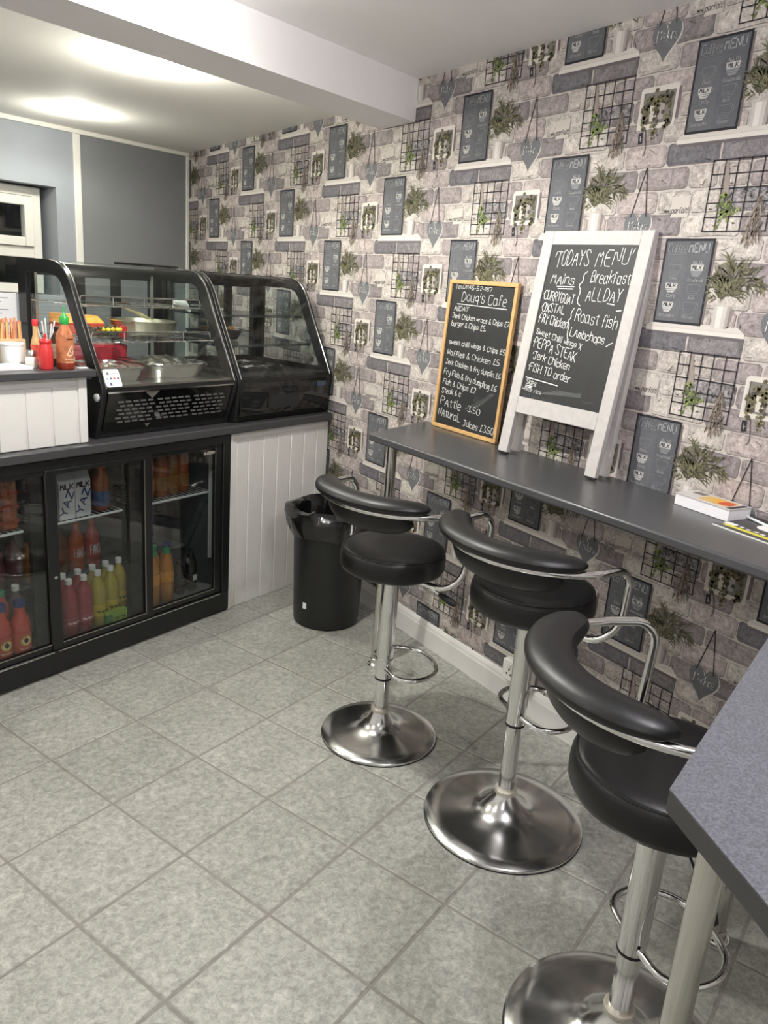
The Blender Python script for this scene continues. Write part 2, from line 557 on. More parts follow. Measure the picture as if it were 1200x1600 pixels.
for i in range(-14, 22):
    for j in range(-14, 22):
        a, b = (i + 0.5) * TT, -(j + 0.5) * TT
        cx, cy = TOX + tc_ * a - ts_ * b, TOY + ts_ * a + tc_ * b
        tt = -(cx - BX) * DYv + (cy - BY) * DX
        if tt > 0.2 or cx < -3.3 or cy < -5.3 or cx > 0.3: continue
        world_poly = [(cx + tc_ * px - ts_ * py, cy + ts_ * px + tc_ * py) for px, py in ((-h_, -h_), (h_, -h_), (h_, h_), (-h_, h_))]
        cut = world_poly
        for n_, d_ in (((1, 0), -0.002), ((0, -1), -YN), ((-1, 0), -XL)):
            cut = clip_half(cut, n_, d_) if cut else cut
        if len(cut) < 3: continue
        area = abs(sum(cut[k - 1][0] * cut[k][1] - cut[k][0] * cut[k - 1][1] for k in range(len(cut)))) / 2
        if area < 0.0008: continue
        if area > (2 * h_) ** 2 - 1e-6:
            o = bpy.data.objects.new('floor_tile', full)
            COL.objects.link(o)
            o.parent = floor
            o.location = (cx, cy, 0)
            o.rotation_euler = (0, 0, TTH)
        else:
            tile_mesh(cut).obj('floor_tile', M_tile, floor)

# ---- walls
wall_right = MB().box(0, 0.2, YN, BWY + 0.05, -0.02, 2.5).obj('wall_right', mat('wallpaper_ground', C(192, 185, 179), 0.8, noise=0.06, nscale=60))
tag(wall_right, 'long wall covered in faux stone wallpaper printed with cafe menus and plants', None, None, 'structure')
wb = MB()
def bwbox(mb, s0, s1, z0, z1, d0=0.0, d1=0.25):
    return mb.box(s0, s1, d0, d1, z0, z1)
bwbox(wb, -3.75, -2.2, -0.02, 2.5)
bwbox(wb, -2.2, -0.992, -0.02, 1.38)
bwbox(wb, -2.2, -0.992, 2.03, 2.5)
bwbox(wb, -0.992, -0.85, -0.02, 2.5)
wall_back = wb.obj('wall_back', M_wall, None, loc=(0, BWY, 0), rz=BW_ANG)
tag(wall_back, 'blue-grey painted back wall with a small white window', None, None, 'structure')
MB().box(-0.85, 0.0, 0.0, 0.25, -0.02, 2.5).obj('wall_panel', mat('slate_grey_paint', C(132, 134, 137), 0.6, noise=0.03, nscale=5), wall_back)
tag(MB().box(XL - 0.2, XL, YN, 0.3, -0.02, 2.5).obj('wall_left', M_plain), 'plain off-white side wall', None, None, 'structure')
tag(MB().box(XL - 0.2, 0.2, YN - 0.2, YN, -0.02, 2.5).obj('wall_front', M_plain), 'plain off-white wall behind the camera', None, None, 'structure')

# ---- ceiling with the dropped beam
bdir = Vector((1.529, 0.48, 0)).normalized()
def beam_y(x, y0): return y0 + x * bdir.y / bdir.x
ceiling = MB().prism([(0, -1.45), (XL, beam_y(XL, -1.45)), (XL, YN), (0, YN)], 2.445, 2.52).obj('ceiling', M_ceil)
tag(ceiling, 'white plastered ceiling with a boxed beam across it', None, None, 'structure')
MB().prism([(-0.001, -1.592), (-0.001, -1.322), (XL, beam_y(XL, -1.322)), (XL, beam_y(XL, -1.592))], 2.28, 2.5).obj('beam', M_ceil, ceiling)
MB().prism([(0, -1.33), (0, BWY + 0.02), (XL, back_y(XL) + 0.02), (XL, beam_y(XL, -1.33))], 2.385, 2.5).obj('lower_panel', mat('cream_ceiling_paint', C(249, 247, 240), 0.8), ceiling)

# ---- window in the back wall
win = empty('window_1', (0, BWY, 0), BW_ANG)
tag(win, 'small white framed casement window set deep in the back wall', None, None, 'structure')
def frame_rect(mb, s0, s1, z0, z1, w, d0, d1):
    mb.box(s0, s0 + w, d0, d1, z0, z1); mb.box(s1 - w, s1, d0, d1, z0, z1)
    mb.box(s0 + w, s1 - w, d0, d1, z0, z0 + w); mb.box(s0 + w, s1 - w, d0, d1, z1 - w, z1)
    return mb
frame_rect(MB(), -2.19, -1.034, 1.385, 2.02, 0.055, 0.12, 0.19).obj('window_frame', M_upvc, win, bevel=0.004)
MB().box(-2.135, -1.089, 0.12, 0.19, 1.60, 1.665).obj('transom', M_upvc, win, bevel=0.004)
for s0, s1 in ((-1.60, -1.092), (-2.13, -1.61)):
    sash = frame_rect(MB(), s0, s1, 1.667, 1.962, 0.055, 0.10, 0.16).obj('sash', M_upvc, win, bevel=0.005)
    MB().box(s0 + 0.05, s1 - 0.05, 0.125, 0.131, 1.715, 1.912).obj('pane', M_glass, sash)
    MB().box(s0 + 0.004, s1 - 0.004, 0.150, 0.156, 1.435, 1.60).obj('pane', M_glass, win)
MB().box(-2.6, -0.6, 0.6, 0.62, 0.9, 2.5).obj('night_screen', mat('night_screen_dark', C(58, 62, 60), 0.9), win)  # added dark screen outside, so the panes look out on night
# ---- white cover strips on the back wall
t1 = MB().box(-0.873, -0.826, -0.012, 0.0, -0.02, 2.36).obj('trim_1', M_upvc, None, bevel=0.003, loc=(0, BWY, 0), rz=BW_ANG)
tag(t1, 'white vertical cover strip between the two grey wall panels', None, None, 'structure')
t2 = MB().box(-0.026, -0.004, -0.014, 0.0, -0.02, 2.36).obj('trim_2', M_upvc, None, bevel=0.003, loc=(0, BWY, 0), rz=BW_ANG)
tag(t2, 'white corner strip where the grey wall meets the wallpaper', None, None, 'structure')
t3 = MB().box(-3.7, -0.004, -0.02, 0.0, 2.358, 2.385).obj('trim_3', M_upvc, None, bevel=0.004, loc=(0, BWY, 0), rz=BW_ANG)
tag(t3, 'narrow white cornice along the top of the back wall', None, None, 'structure')
# ---- skirting
bb = MB()
prof = [(0.0, 0.0), (-0.018, 0.0), (-0.018, 0.085), (-0.015, 0.092), (-0.013, 0.102), (-0.007, 0.112), (0.0, 0.118)]
bb.loft([[(p[0], y, p[1]) for p in prof] for y in (YN, -1.09)])
baseboard = bb.obj('baseboard_right', M_white)
tag(baseboard, 'white moulded skirting board along the papered wall', None, None, 'structure')

# ================================================================== WALLPAPER PRINT (flat ink on the paper)
WY0, WZ0, WW, WV = -2.9748, 2.3379, 0.53, 0.538
RH = WV / 8
def K(r, g, b): return C(r, g, b)[:3]
TONES = {'x': (132, 128, 129), 'l': (191, 183, 176), 'b': (180, 171, 165), 'p': (177, 165, 162), 'm': (153, 143, 142), 'd': (135, 127, 128), 'k': (111, 108, 112), 'g': (124, 119, 121)}
STRIPS = {  # joints along a course (two repeats long) and the tone of the stone that follows
    0: [(0.321, 'p'), (0.480, 'k'), (0.664, 'g'), (0.850, 'l'), (1.000, 'm'), (1.15, 'l')],
    1: [(0.20, 'd'), (0.385, 'm'), (0.572, 'b'), (0.670, 'b'), (0.768, 'm'), (0.922, 'p'), (1.10, 'b')],
    2: [(0.09, 'l'), (0.316, 'p'), (0.473, 'l'), (0.590, 'l'), (0.690, 'x'), (0.857, 'm'), (1.028, 'b')],
    3: [(0.04, 'b'), (0.20, 'p'), (0.282, 'm'), (0.420, 'd'), (0.572, 'l'), (0.769, 'm'), (0.985, 'b')],
}
def brick_poly(u0, u1, v0, v1, rnd):
    g, c_ = 0.0019, 0.008
    u0 += g + rnd.uniform(0, .002); u1 -= g + rnd.uniform(0, .002); v0 += g + rnd.uniform(0, .002); v1 -= g + rnd.uniform(0, .002)
    pts = []
    def side(a, b, n):
        for i in range(n):
            t = i / n
            pts.append((a[0] + (b[0] - a[0]) * t + rnd.uniform(-1, 1) * .0013, a[1] + (b[1] - a[1]) * t + rnd.uniform(-1, 1) * .0013))
    side((u0 + c_, v0), (u1 - c_, v0), 4); side((u1 - c_, v0), (u1, v0 + c_), 1)
    side((u1, v0 + c_), (u1, v1 - c_), 2); side((u1, v1 - c_), (u1 - c_, v1), 1)
    side((u1 - c_, v1), (u0 + c_, v1), 4); side((u0 + c_, v1), (u0, v1 - c_), 1)
    side((u0, v1 - c_), (u0, v0 + c_), 2); side((u0, v0 + c_), (u0 + c_, v0), 1)
    return pts
def rect(u0, u1, v0, v1): return [(u0, v0), (u1, v0), (u1, v1), (u0, v1)]

MOTIF = []            # (points, colour, mottling, layer) in one repeat, u to the right, v down from the menu's top left corner
def ink(pts, colr, layer, mot=0.08): MOTIF.append((pts, K(*colr), mot, layer))
def ink_lines(lines, w, colr, layer, curve=1):
    for q in ribbons(lines, w, curve): ink(q, colr, layer, 0.0)
def text_v(s, u, v, h, width=None, slant=0.0): return [[(x, 2 * v - y) for x, y in ln] for ln in strokes(s, u, v, h, width, slant)]
rw = random.Random(7)
# shelf
ink([(0.0, .243), (.291, .243), (.316, .259), (-.022, .259)], (206, 199, 192), 3)
ink(rect(-.022, .316, .259, .272), (216, 209, 202), 3, 0.05)
ink(rect(-.022, .316, .2585, .2597), (188, 178, 172), 4, 0.0)
ink([(-.018, .272), (.318, .272), (.322, .281), (-.01, .281)], (104, 98, 100), 2)
# menu board
ink([(.004, .004), (.178, .008), (.178, .248), (.004, .248)], (120, 111, 110), 2)
ink(rect(0, .171, 0, .248), (44, 44, 49), 4, 0.05)
ink(rect(.007, .164, .007, .241), (98, 99, 103), 5, 0.3)
ink(rect(.008, .088, .05, .24), (104, 105, 109), 5.4, 0.3)
LT, MD, FT = (174, 174, 175), (138, 139, 142), (120, 121, 125)
ink_lines(text_v('Coffee', .014, .040, .026, .066, .25), .0018, LT, 6, 1)
ink_lines([[(.016, .046), (.082, .044)]], .0012, MD, 6)
ink_lines(text_v('MENU', .088, .038, .024, .066), .0030, (160, 161, 163), 6, 0)
def cup(u, v, w, h, filled, word=None):
    body = [(u - w / 2, v), (u + w / 2, v), (u + w * .46, v + h * .55), (u + w * .25, v + h), (u - w * .25, v + h), (u - w * .46, v + h * .55)]
    if filled == 2: ink(body, (198, 195, 191), 6, 0.05)
    elif filled == 1:
        ink(body[:2] + [(u + w * .47, v + h * .5), (u - w * .47, v + h * .5)], (196, 193, 189), 6, 0.05)
        ink([(u - w * .47, v + h * .5), (u + w * .47, v + h * .5), (u + w * .25, v + h), (u - w * .25, v + h)], MD, 6, 0.1)
    ink_lines([body + [body[0]]], .0012, MD, 6.4, 0)
    ink_lines([[(u + w * .5, v + h * .12), (u + w * .66, v + h * .2), (u + w * .62, v + h * .5), (u + w * .47, v + h * .5)]], .0014, MD, 6.4, 1)
    if word: ink_lines(text_v(word, u - w * .36, v + h * .42, h * .32, w * .72), .0022, (60, 62, 66), 7, 0)
    for k in range(2): ink_lines([[(u - w * .4, v + h * (.62 + .18 * k)), (u + w * .4, v + h * (.62 + .18 * k))]], .0016, FT if filled == 0 else (110, 112, 116), 7, 0)
cup(.048, .075, .042, .030, 0); cup(.125, .073, .044, .034, 1, 'MILK')
cup(.046, .128, .044, .028, 2, 'MILK'); cup(.124, .130, .042, .032, 0)
cup(.044, .184, .040, .030, 2, 'MILK'); cup(.122, .182, .046, .034, 0)
ink_lines(text_v('ALL CO', .108, .070, .008, .034), .0014, LT, 6, 0)
for u, v, wd, s_ in ((.034, .118, .028, 'Cocoa'), (.100, .122, .054, 'Caramel Macchia'), (.034, .170, .030, 'Cafe'), (.112, .173, .024, 'Mocha'), (.020, .228, .052, 'Latte Macchiato'), (.104, .228, .036, 'Espresso')):
    ink_lines(text_v(s_, u, v, .009, wd, .25), .0014, LT, 6.4, 0)
# pot and palm
for k, (a, b, cl) in enumerate(((0, .22, (190, 184, 178)), (.22, .55, (216, 210, 204)), (.55, .8, (198, 191, 185)), (.8, 1, (166, 159, 155)))):
    ink([(.204 + .055 * a, .187), (.204 + .055 * b, .187), (.207 + .049 * b, .248), (.207 + .049 * a, .248)], cl, 5, 0.02)
ink([(.259, .190), (.270, .196), (.262, .246), (.256, .247)], (140, 128, 126), 3)
LEAFC = ((84, 83, 64), (100, 99, 75), (116, 114, 88), (70, 70, 56), (130, 127, 98), (106, 99, 81))
def blade(x, y, ang, L, w, colr, layer, bend=0.3):
    n = 3
    c1, px, py, a = [], x, y, ang
    ctr = [(px, py)]
    for i in range(n):
        px += math.cos(a) * L / n; py -= math.sin(a) * L / n
        ctr.append((px, py)); a -= bend / n if math.cos(ang) > 0 else -bend / n
    lft, rgt = [], []
    for i, (cx, cy) in enumerate(ctr):
        j0, j1 = ctr[max(0, i - 1)], ctr[min(n, i + 1)]
        dx, dy_ = j1[0] - j0[0], j1[1] - j0[1]
        l_ = math.hypot(dx, dy_) or 1
        ww = w * (0.5, 1.0, 0.8, 0.0)[i]
        lft.append((cx - dy_ / l_ * ww, cy + dx / l_ * ww)); rgt.append((cx + dy_ / l_ * ww, cy - dx / l_ * ww))
    ink(lft + rgt[::-1][1:], colr, layer, 0.1)
for k in range(26):                         # shadowed heart of the palm
    x, y = rw.gauss(.240, .024), rw.gauss(.128, .024)
    r_ = rw.uniform(.008, .016)
    ink([(x + r_ * math.cos(q * .898 + k) * 1.2, y + r_ * math.sin(q * .898 + k)) for q in range(7)], rw.choice(((84, 82, 68), (94, 92, 76), (76, 74, 62))), 5.6 + (k % 3) * .1, 0.9)
for (fx, fy, ln, a0) in ((.226, .070, .042, 1.6), (.234, .090, .05, 1.4), (.248, .085, .045, 1.2), (.205, .10, .038, 2.3), (.190, .130, .034, 2.7), (.275, .09, .045, .8), (.300, .105, .042, .45), (.320, .115, .034, -.1), (.285, .130, .04, -.3), (.215, .145, .04, 2.0), (.245, .13, .045, 1.2), (.262, .15, .04, .5), (.230, .160, .036, 1.7), (.195, .160, .026, 2.9), (.332, .125, .028, -.8), (.256, .11, .05, .9), (.212, .12, .045, 2.2)):
    for k in range(13):
        blade(fx + rw.uniform(-.014, .014), fy + rw.uniform(-.012, .014), a0 + rw.uniform(-1.0, 1.0), ln * rw.uniform(.5, 1.0), .0017, rw.choice(LEAFC), 6 + (k % 4) * .25, rw.uniform(.2, 1.0))
# hanging heart
heart = []
for i in range(28):
    t = 2 * PI * i / 28
    hx, hy = 16 * math.sin(t) ** 3, 13 * math.cos(t) - 5 * math.cos(2 * t) - 2 * math.cos(3 * t) - math.cos(4 * t)
    heart.append((.410 + hx / 16 * .0525, .249 - (hy + 2.5) / 14.5 * .0585))
ink([(x + .004, y + .003) for x, y in heart], (204, 199, 194), 3, 0.0)
ink([(x + .0055, y + .0005) for x, y in heart], (128, 119, 118), 2.6, 0.0)
ink(heart, (112, 113, 116), 4, 0.25)
ink_lines([[(.380, .203), (.415, .061)], [(.439, .203), (.416, .061)]], .0034, (52, 46, 48), 6, 0)
ink_lines(text_v("ĵ ’adore", .370, .246, .028, .078, .2), .0026, (228, 227, 226), 7, 1)
# card with a word
ink([(.527, .150), (.592, .147), (.590, .208), (.530, .209)], (197, 189, 182), 4, 0.03)
ink([(.592, .150), (.595, .152), (.593, .210), (.590, .208)], (150, 140, 138), 3, 0.0)
ink_lines(text_v('~~ parfait!', .505, .196, .016, .082, .3), .0015, (62, 54, 56), 6, 1)
# wire grid
for k in range(6):
    u = .119 + k * .0394
    ink(rect(u - .0018, u + .0018, .324, .520), (54, 49, 53), 6, 0.0)
    v = .326 + k * .0385
    ink(rect(.117, .319, v - .0017, v + .0017), (54, 49, 53), 6, 0.0)
# green sprig in a hanging cone
ink([(.160, .330), (.166, .330), (.176, .37), (.186, .425), (.166, .425), (.162, .37)], (150, 138, 130), 6.6, 0.1)
for k in range(46):
    x, y = .186 + rw.gauss(0, .015), .462 + rw.gauss(0, .018)
    if k < 8: x, y = .164 + rw.uniform(-.010, .012), .424 + rw.uniform(-.006, .01)
    r_ = rw.uniform(.005, .011); a = rw.uniform(0, 6.28)
    colr = rw.choice(((134, 146, 88), (112, 124, 74), (94, 104, 68), (122, 136, 80))) if k < 26 else rw.choice(((104, 116, 72), (84, 92, 64), (142, 154, 96)))
    ink([(x + r_ * math.cos(a + q) * (1.2 if q in (0, PI) else .5), y + r_ * math.sin(a + q) * (1.2 if q in (0, PI) else .5)) for q in (0, PI / 2, PI, 1.5 * PI)], colr, 7 + (k % 4) * .2, 0.05)
# dried bunch
for k in range(60):
    t = rw.random()
    x, y = .284 - .004 * t + rw.gauss(0, .003 + .012 * t), .425 + t * .125
    blade(x, y, -1.57 + rw.uniform(-.5, .5), rw.uniform(.02, .045), .0022, rw.choice(((132, 118, 106), (104, 94, 86), (150, 136, 122), (92, 84, 78), (118, 112, 98))), 7 + (k % 4) * .2, rw.uniform(-.3, .3))
# niche with trailing plant
ink([(.350, .378), (.358, .369), (.484, .367), (.487, .372), (.487, .486), (.350, .488)], (212, 205, 198), 4, 0.04)
ink(rect(.487, .497, .378, .466), (118, 106, 108), 3, 0.05)
ink(rect(.364, .478, .384, .472), (124, 120, 114), 5, 0.12)
ink(rect(.358, .366, .384, .472), (196, 189, 182), 5, 0.02)
ink([(.390, .420), (.420, .420), (.416, .466), (.394, .466)], (206, 198, 190), 5.5, 0.02)
ink([(.424, .415), (.446, .412), (.442, .462), (.426, .462)], (170, 160, 156), 5.5, 0.02)
for k in range(190):
    br = rw.random()
    if br < .35: x, y = rw.uniform(.378, .468), .402 + rw.gauss(0, .010) + abs(rw.gauss(0, .006))
    elif br < .6: x, y = .372 + rw.gauss(0, .006) + .012 * rw.random(), rw.uniform(.41, .49)
    elif br < .82: x, y = .416 + rw.gauss(0, .006), rw.uniform(.41, .515)
    else: x, y = .462 + rw.gauss(0, .006), rw.uniform(.41, .488)
    r_ = rw.uniform(.0035, .0075)
    ink([(x + r_ * math.cos(q * 1.2566 + k), y + r_ * math.sin(q * 1.2566 + k)) for q in range(5)], rw.choice(((92, 88, 68), (112, 106, 80), (74, 70, 58), (130, 124, 92), (86, 82, 72))), 7 + (k % 4) * .2, 0.05)
ink([(.362, .496), (.377, .494), (.380, .525), (.365, .528)], (46, 45, 50), 7, 0.0)
ink_lines([[(.370, .505), (.373, .52)], [(.368, .515), (.376, .512)]], .0016, (190, 190, 190), 7.6, 0)
ink_lines([[(.386, .488), (.393, .52), (.397, .55), (.390, .562)]], .0024, (84, 72, 70), 7, 1)

def wall3d(u, v, layer): return (-0.0004 - layer * 0.00035, WY0 - u, WZ0 - v)
V_TOP, V_BOT = WZ0 - 2.448, WZ0 - 0.0
U_MIN, U_MAX = -(BWY - 0.003 - WY0), -(-4.75 - WY0)
def clip_uv(pts):
    lo_v, hi_v = min(p[1] for p in pts), max(p[1] for p in pts)
    lo_u, hi_u = min(p[0] for p in pts), max(p[0] for p in pts)
    if hi_v < V_TOP or lo_v > V_BOT or hi_u < U_MIN or lo_u > U_MAX: return []
    if lo_v < V_TOP: pts = clip_half(pts, (0, -1), -V_TOP)
    if hi_v > V_BOT and pts: pts = clip_half(pts, (0, 1), V_BOT)
    if lo_u < U_MIN and pts: pts = clip_half(pts, (-1, 0), -U_MIN)
    if hi_u > U_MAX and pts: pts = clip_half(pts, (1, 0), U_MAX)
    return pts if len(pts) >= 3 else []
drops = {}
def put(col, pts, colr, mot, layer):
    pts = clip_uv(pts)
    if pts: drops.setdefault(col, []).append((pts, colr, mot, layer))
rb = random.Random(11)
marks = []
PH = -0.005
R0, R1 = math.floor((V_TOP - PH) / RH), math.ceil((V_BOT - PH) / RH)
for R in range(R0, R1 + 1):
    k = R % 4; m_ = (R - k) // 4
    js = STRIPS[k]
    for rep in range(-6, 6):
        for n in range(len(js)):
            a, tone = js[n]
            b = js[n + 1][0] if n + 1 < len(js) else js[0][0] + 2 * WW
            off = 2 * WW * rep - m_ * WW
            u0, u1 = a + off, b + off
            if u1 < U_MIN or u0 > U_MAX: continue
            rloc = random.Random(k * 100 + n)
            pts = brick_poly(u0, u1, PH + R * RH, PH + (R + 1) * RH, rloc)
            col = -math.floor((u0 + u1) / 2 / WW)
            f = 0.94 + 0.1 * rloc.random()
            tc3 = [x * f for x in K(*TONES[tone])]
            put(col, [(x + .0018, y + .0022) for x, y in pts], K(122, 112, 108), 0.8, 0)
            put(col, pts, [x * .87 for x in tc3], 2.0 if tone == 'x' else 0.9, 1)
            cu, cv = (u0 + u1) / 2, PH + (R + .5) * RH          # paler face set up and left: printed shading that rounds each stone
            put(col, [(cu + (x - cu) * .88 - .0015, cv + (y - cv) * .78 - .002) for x, y in pts], [min(1, x * 1.05) for x in tc3], 2.4 if tone == 'x' else 1.0, 1.5)
            marks.append((col, u0, u1, PH + R * RH, k, n, tone))
for col, u0, u1, v0, k, n, tone in marks:        # chisel scars and chips printed on each stone
    rloc = random.Random(k * 31 + n * 7 + 5)
    dk = [x * .62 for x in K(*TONES[tone])]; lt = [min(1, x * 1.22) for x in K(*TONES[tone])]
    for q in range(5):
        x, y = rloc.uniform(u0 + .012, u1 - .02), v0 + RH * rloc.choice((.78, .84, .86, .3, .55, .2))
        a = rloc.uniform(-.5, .5) if rloc.random() < .7 else rloc.uniform(1.0, 2.0)
        ln = rloc.uniform(.010, .030) * (1 if abs(a) < .6 else .6)
        pts = [(x, y)]
        for st in range(3):
            a += rloc.uniform(-.6, .6)
            pts.append((min(u1 - .006, max(u0 + .006, pts[-1][0] + math.cos(a) * ln / 3)), min(v0 + RH - .008, max(v0 + .008, pts[-1][1] + math.sin(a) * ln / 3))))
        for qd in ribbons([pts], rloc.uniform(.0012, .0026), 1): put(col, qd, dk if q < 3 else lt, 0.5, 1.8)
for col in range(-4, 9):
    for row in range(-2, 6):
        ou, ov = -col * WW, row * WV + (WV / 2 if col % 2 else 0.0)
        for pts, colr, mot, layer in MOTIF:
            put(col, [(x + ou, y + ov) for x, y in pts], colr, mot, layer)
for col in sorted(drops):
    o = ink_mesh('wallpaper_strip', drops[col], wall_right, M_print, wall3d)
    o['label'] = 'printed wallpaper of stones, menu boards, wire grids and hearts'
# ================================================================== DOWNLIGHTS
def downlight(x, y, z, watts, colr, spill, label):
    r = empty('downlight', (x, y, z), 0, label, 'light', 'recessed ceiling downlights')
    MB().lathe([(0.032, 0.0), (0.046, 0.0), (0.047, -0.003), (0.041, -0.006), (0.033, -0.003)], 28, cap=False).obj('bezel', M_upvc, r, smooth=True)
    MB().lathe([(0.0005, -0.0015), (0.033, -0.0015), (0.033, 0.0), (0.0005, 0.0)], 24).obj('lens', mat('lit_lens', (1, 1, 1, 1), 0.4, emit=(1, 0.98, 0.95, 1), estr=25.0), r)
    for kind, share in (('POINT', spill), ('SPOT', 1.0 - spill)):       # all round glow of the lens and the downward beam
        ld = bpy.data.lights.new('downlight_lamp', kind)
        ld.shadow_soft_size = 0.03; ld.energy = watts * share; ld.color = colr
        if kind == 'SPOT': ld.spot_size = math.radians(168); ld.spot_blend = 0.35
        lo = bpy.data.objects.new('lamp', ld)
        COL.objects.link(lo)
        lo.parent = r
        lo.location = (0, 0, -0.09)
    return r
lab = ['lit ceiling downlight nearest the boxed beam, over the display cabinets', 'lit ceiling downlight nearer the grey back wall', 'ceiling downlight over the kitchen side left of the counter',
       'ceiling downlight over the open tiled floor by the first stool', 'ceiling downlight over the near table corner', 'ceiling downlight over the far left of the floor', 'ceiling downlight behind the camera']
for L, lb in zip(LIGHTS, lab): downlight(*L, lb)

# ================================================================== COUNTER
def cframe(name, label, cat, s=0.0, t=0.0, z=0.0, rz=0.0, group=None):
    return empty(name, wf(s, t, z), TH + rz, label, cat, group)

# ---- worktop over fridge and panel
wt = cframe('counter_worktop', 'long dark grey laminate worktop over the drinks fridge', 'worktop')
MB().prism([(-1.5, -0.028), (0.717, -0.028), (0.928, 0.55), (-1.5, 0.55)], 0.888, 0.926).obj('slab', M_wtop, wt, bevel=0.006)

# ---- tongue and groove end panel between the fridge and the papered wall
cp = cframe('counter_end', 'white tongue and groove boarding below the right end of the counter', 'counter')
MB().box(0.012, 0.72, 0.009, 0.034, 0.0, 0.886).obj('backing', M_white, cp)
xs = [0.04, 0.055, 0.137, 0.236, 0.335, 0.434, 0.533, 0.632, 0.726]
for a, b in zip(xs[1:], xs[2:]):
    MB().box(a + 0.0025, b - 0.0025, 0.004, 0.018, 0.0, 0.85).obj('board', M_white, cp, bevel=0.003)
MB().box(0.012, 0.723, 0.006, 0.019, 0.853, 0.887).obj('top_rail', M_white, cp, bevel=0.002)
MB().box(0.012, 0.032, -0.004, 0.034, 0.0, 0.886).obj('corner_trim', M_white, cp, bevel=0.003)
MB().box(0.034, 0.053, 0.0, 0.018, 0.0, 0.852).obj('corner_bead', M_white, cp, bevel=0.003)

# ---- raised serving counter on the left
rc = cframe('raised_counter', 'raised white boarded serving counter with a dark top at left', 'counter')
MB().box(-1.5, -0.735, 0.019, 0.045, 0.927, 1.184).obj('backing', M_white, rc)
xb = [-1.49, -1.386, -1.282, -1.178, -1.074, -0.968, -0.864, -0.760]
for a, b in zip(xb, xb[1:]):
    MB().box(a + 0.003, b - 0.003, 0.014, 0.03, 0.928, 1.150).obj('board', M_white, rc, bevel=0.003)
MB().box(-0.757, -0.722, 0.010, 0.045, 0.928, 1.184).obj('corner_trim', M_white, rc, bevel=0.003)
MB().box(-1.49, -0.76, 0.018, 0.03, 1.152, 1.184).obj('top_rail', M_white, rc)
MB().box(-1.5, -0.700, -0.022, 0.40, 1.184, 1.212).obj('serving_top', M_wtop, rc, bevel=0.004)
MB().box(-0.752, -0.722, 0.045, 0.40, 0.927, 1.184).obj('side_panel', M_white, rc)

# ---- three door drinks fridge
fr = cframe('drinks_fridge', 'black three-door glass fronted drinks fridge under the worktop', 'fridge')
FL, FRT = -1.36, 0.006
fb = MB()
fb.box(FL, FRT, 0.02, 0.52, 0.0, 0.095)
fb.box(FL, FRT, 0.49, 0.52, 0.095, 0.884)
fb.box(FL, FL + 0.03, 0.02, 0.49, 0.095, 0.884)
fb.box(FRT - 0.03, FRT, 0.02, 0.49, 0.095, 0.884)
fb.box(FL + 0.03, FRT - 0.03, 0.02, 0.49, 0.862, 0.884)
fb.obj('cabinet', M_black, fr)
li = MB()
li.box(FL + 0.03, FRT - 0.03, 0.05, 0.49, 0.095, 0.118); li.box(FL + 0.03, FRT - 0.03, 0.478, 0.489, 0.119, 0.862)
li.box(FRT - 0.036, FRT - 0.031, 0.05, 0.478, 0.119, 0.862); li.box(FL + 0.031, FL + 0.036, 0.05, 0.478, 0.119, 0.862)
li.obj('lining', M_darkint, fr)
MB().box(FL, FRT, -0.012, 0.02, 0.012, 0.108).obj('plinth', M_black, fr, bevel=0.004)
MB().box(FL, FRT, -0.012, 0.02, 0.845, 0.884).obj('head_rail', M_black, fr, bevel=0.003)
MB().box(FRT - 0.045, FRT, -0.012, 0.02, 0.108, 0.845).obj('side_rail', M_black, fr, bevel=0.003)
MB().box(FL, FL + 0.045, -0.012, 0.02, 0.108, 0.845).obj('side_rail', M_black, fr, bevel=0.003)
for a, b in ((-0.90, -0.05), (-1.31, -0.92)):
    MB().box(a, b, -0.0135, -0.0105, 0.101, 0.105).obj('track_strip', M_chrome, fr)
for sx in (-0.935, -0.492):
    MB().box(sx - 0.028, sx + 0.028, 0.035, 0.06, 0.119, 0.862).obj('mullion', M_blackmatt, fr)
DOORS = [(-1.315, -0.885, 0.0), (-0.925, -0.443, -0.006), (-0.480, -0.042, 0.004)]
for s0, s1, t0 in DOORS:
    d = MB()
    l_, r_, bt, tp = 0.044 if s0 > -1.2 else 0.03, 0.040, 0.026, 0.018
    d.box(s0, s0 + l_, t0 - 0.008, t0 + 0.012, 0.112, 0.846); d.box(s1 - r_, s1, t0 - 0.008, t0 + 0.012, 0.112, 0.846)
    d.box(s0 + l_, s1 - r_, t0 - 0.008, t0 + 0.012, 0.112, 0.112 + bt); d.box(s0 + l_, s1 - r_, t0 - 0.008, t0 + 0.012, 0.846 - tp, 0.846)
    door = d.obj('door', M_black, fr, bevel=0.002)
    MB().box(s0 + l_ - 0.004, s1 - r_ + 0.004, t0, t0 + 0.004, 0.134, 0.832).obj('pane', M_glassf, door)
    MB().box(s1 - r_ - 0.001, s1 - r_ + 0.002, t0 - 0.0095, t0 - 0.0078, 0.136, 0.83).obj('edge_strip', M_steel, door)
    MB().box(s0 + l_, s1 - r_, t0 - 0.0095, t0 - 0.0078, 0.1355, 0.1385).obj('edge_strip', M_steel, door)
lk = MB(); lk.lathe([(0.007, 0), (0.007, 0.004), (0.004, 0.005)], 12)
o = lk.obj('lock', M_chrome, fr, smooth=True, loc=(-0.902, -0.0145, 0.42)); o.rotation_euler = (PI / 2, 0, 0)
# maker's small badge at the top of the right hand door
bl = strokes('BLIZZARD', 0, 0, 0.011, 0.062)
ink_mesh('badge', [(q, K(196, 190, 176), 0.0, 0) for q in ribbons(bl, 0.0022, 0)], fr, M_ink, lambda x, y, l: (-0.150 + x, -0.0046, 0.806 + y))
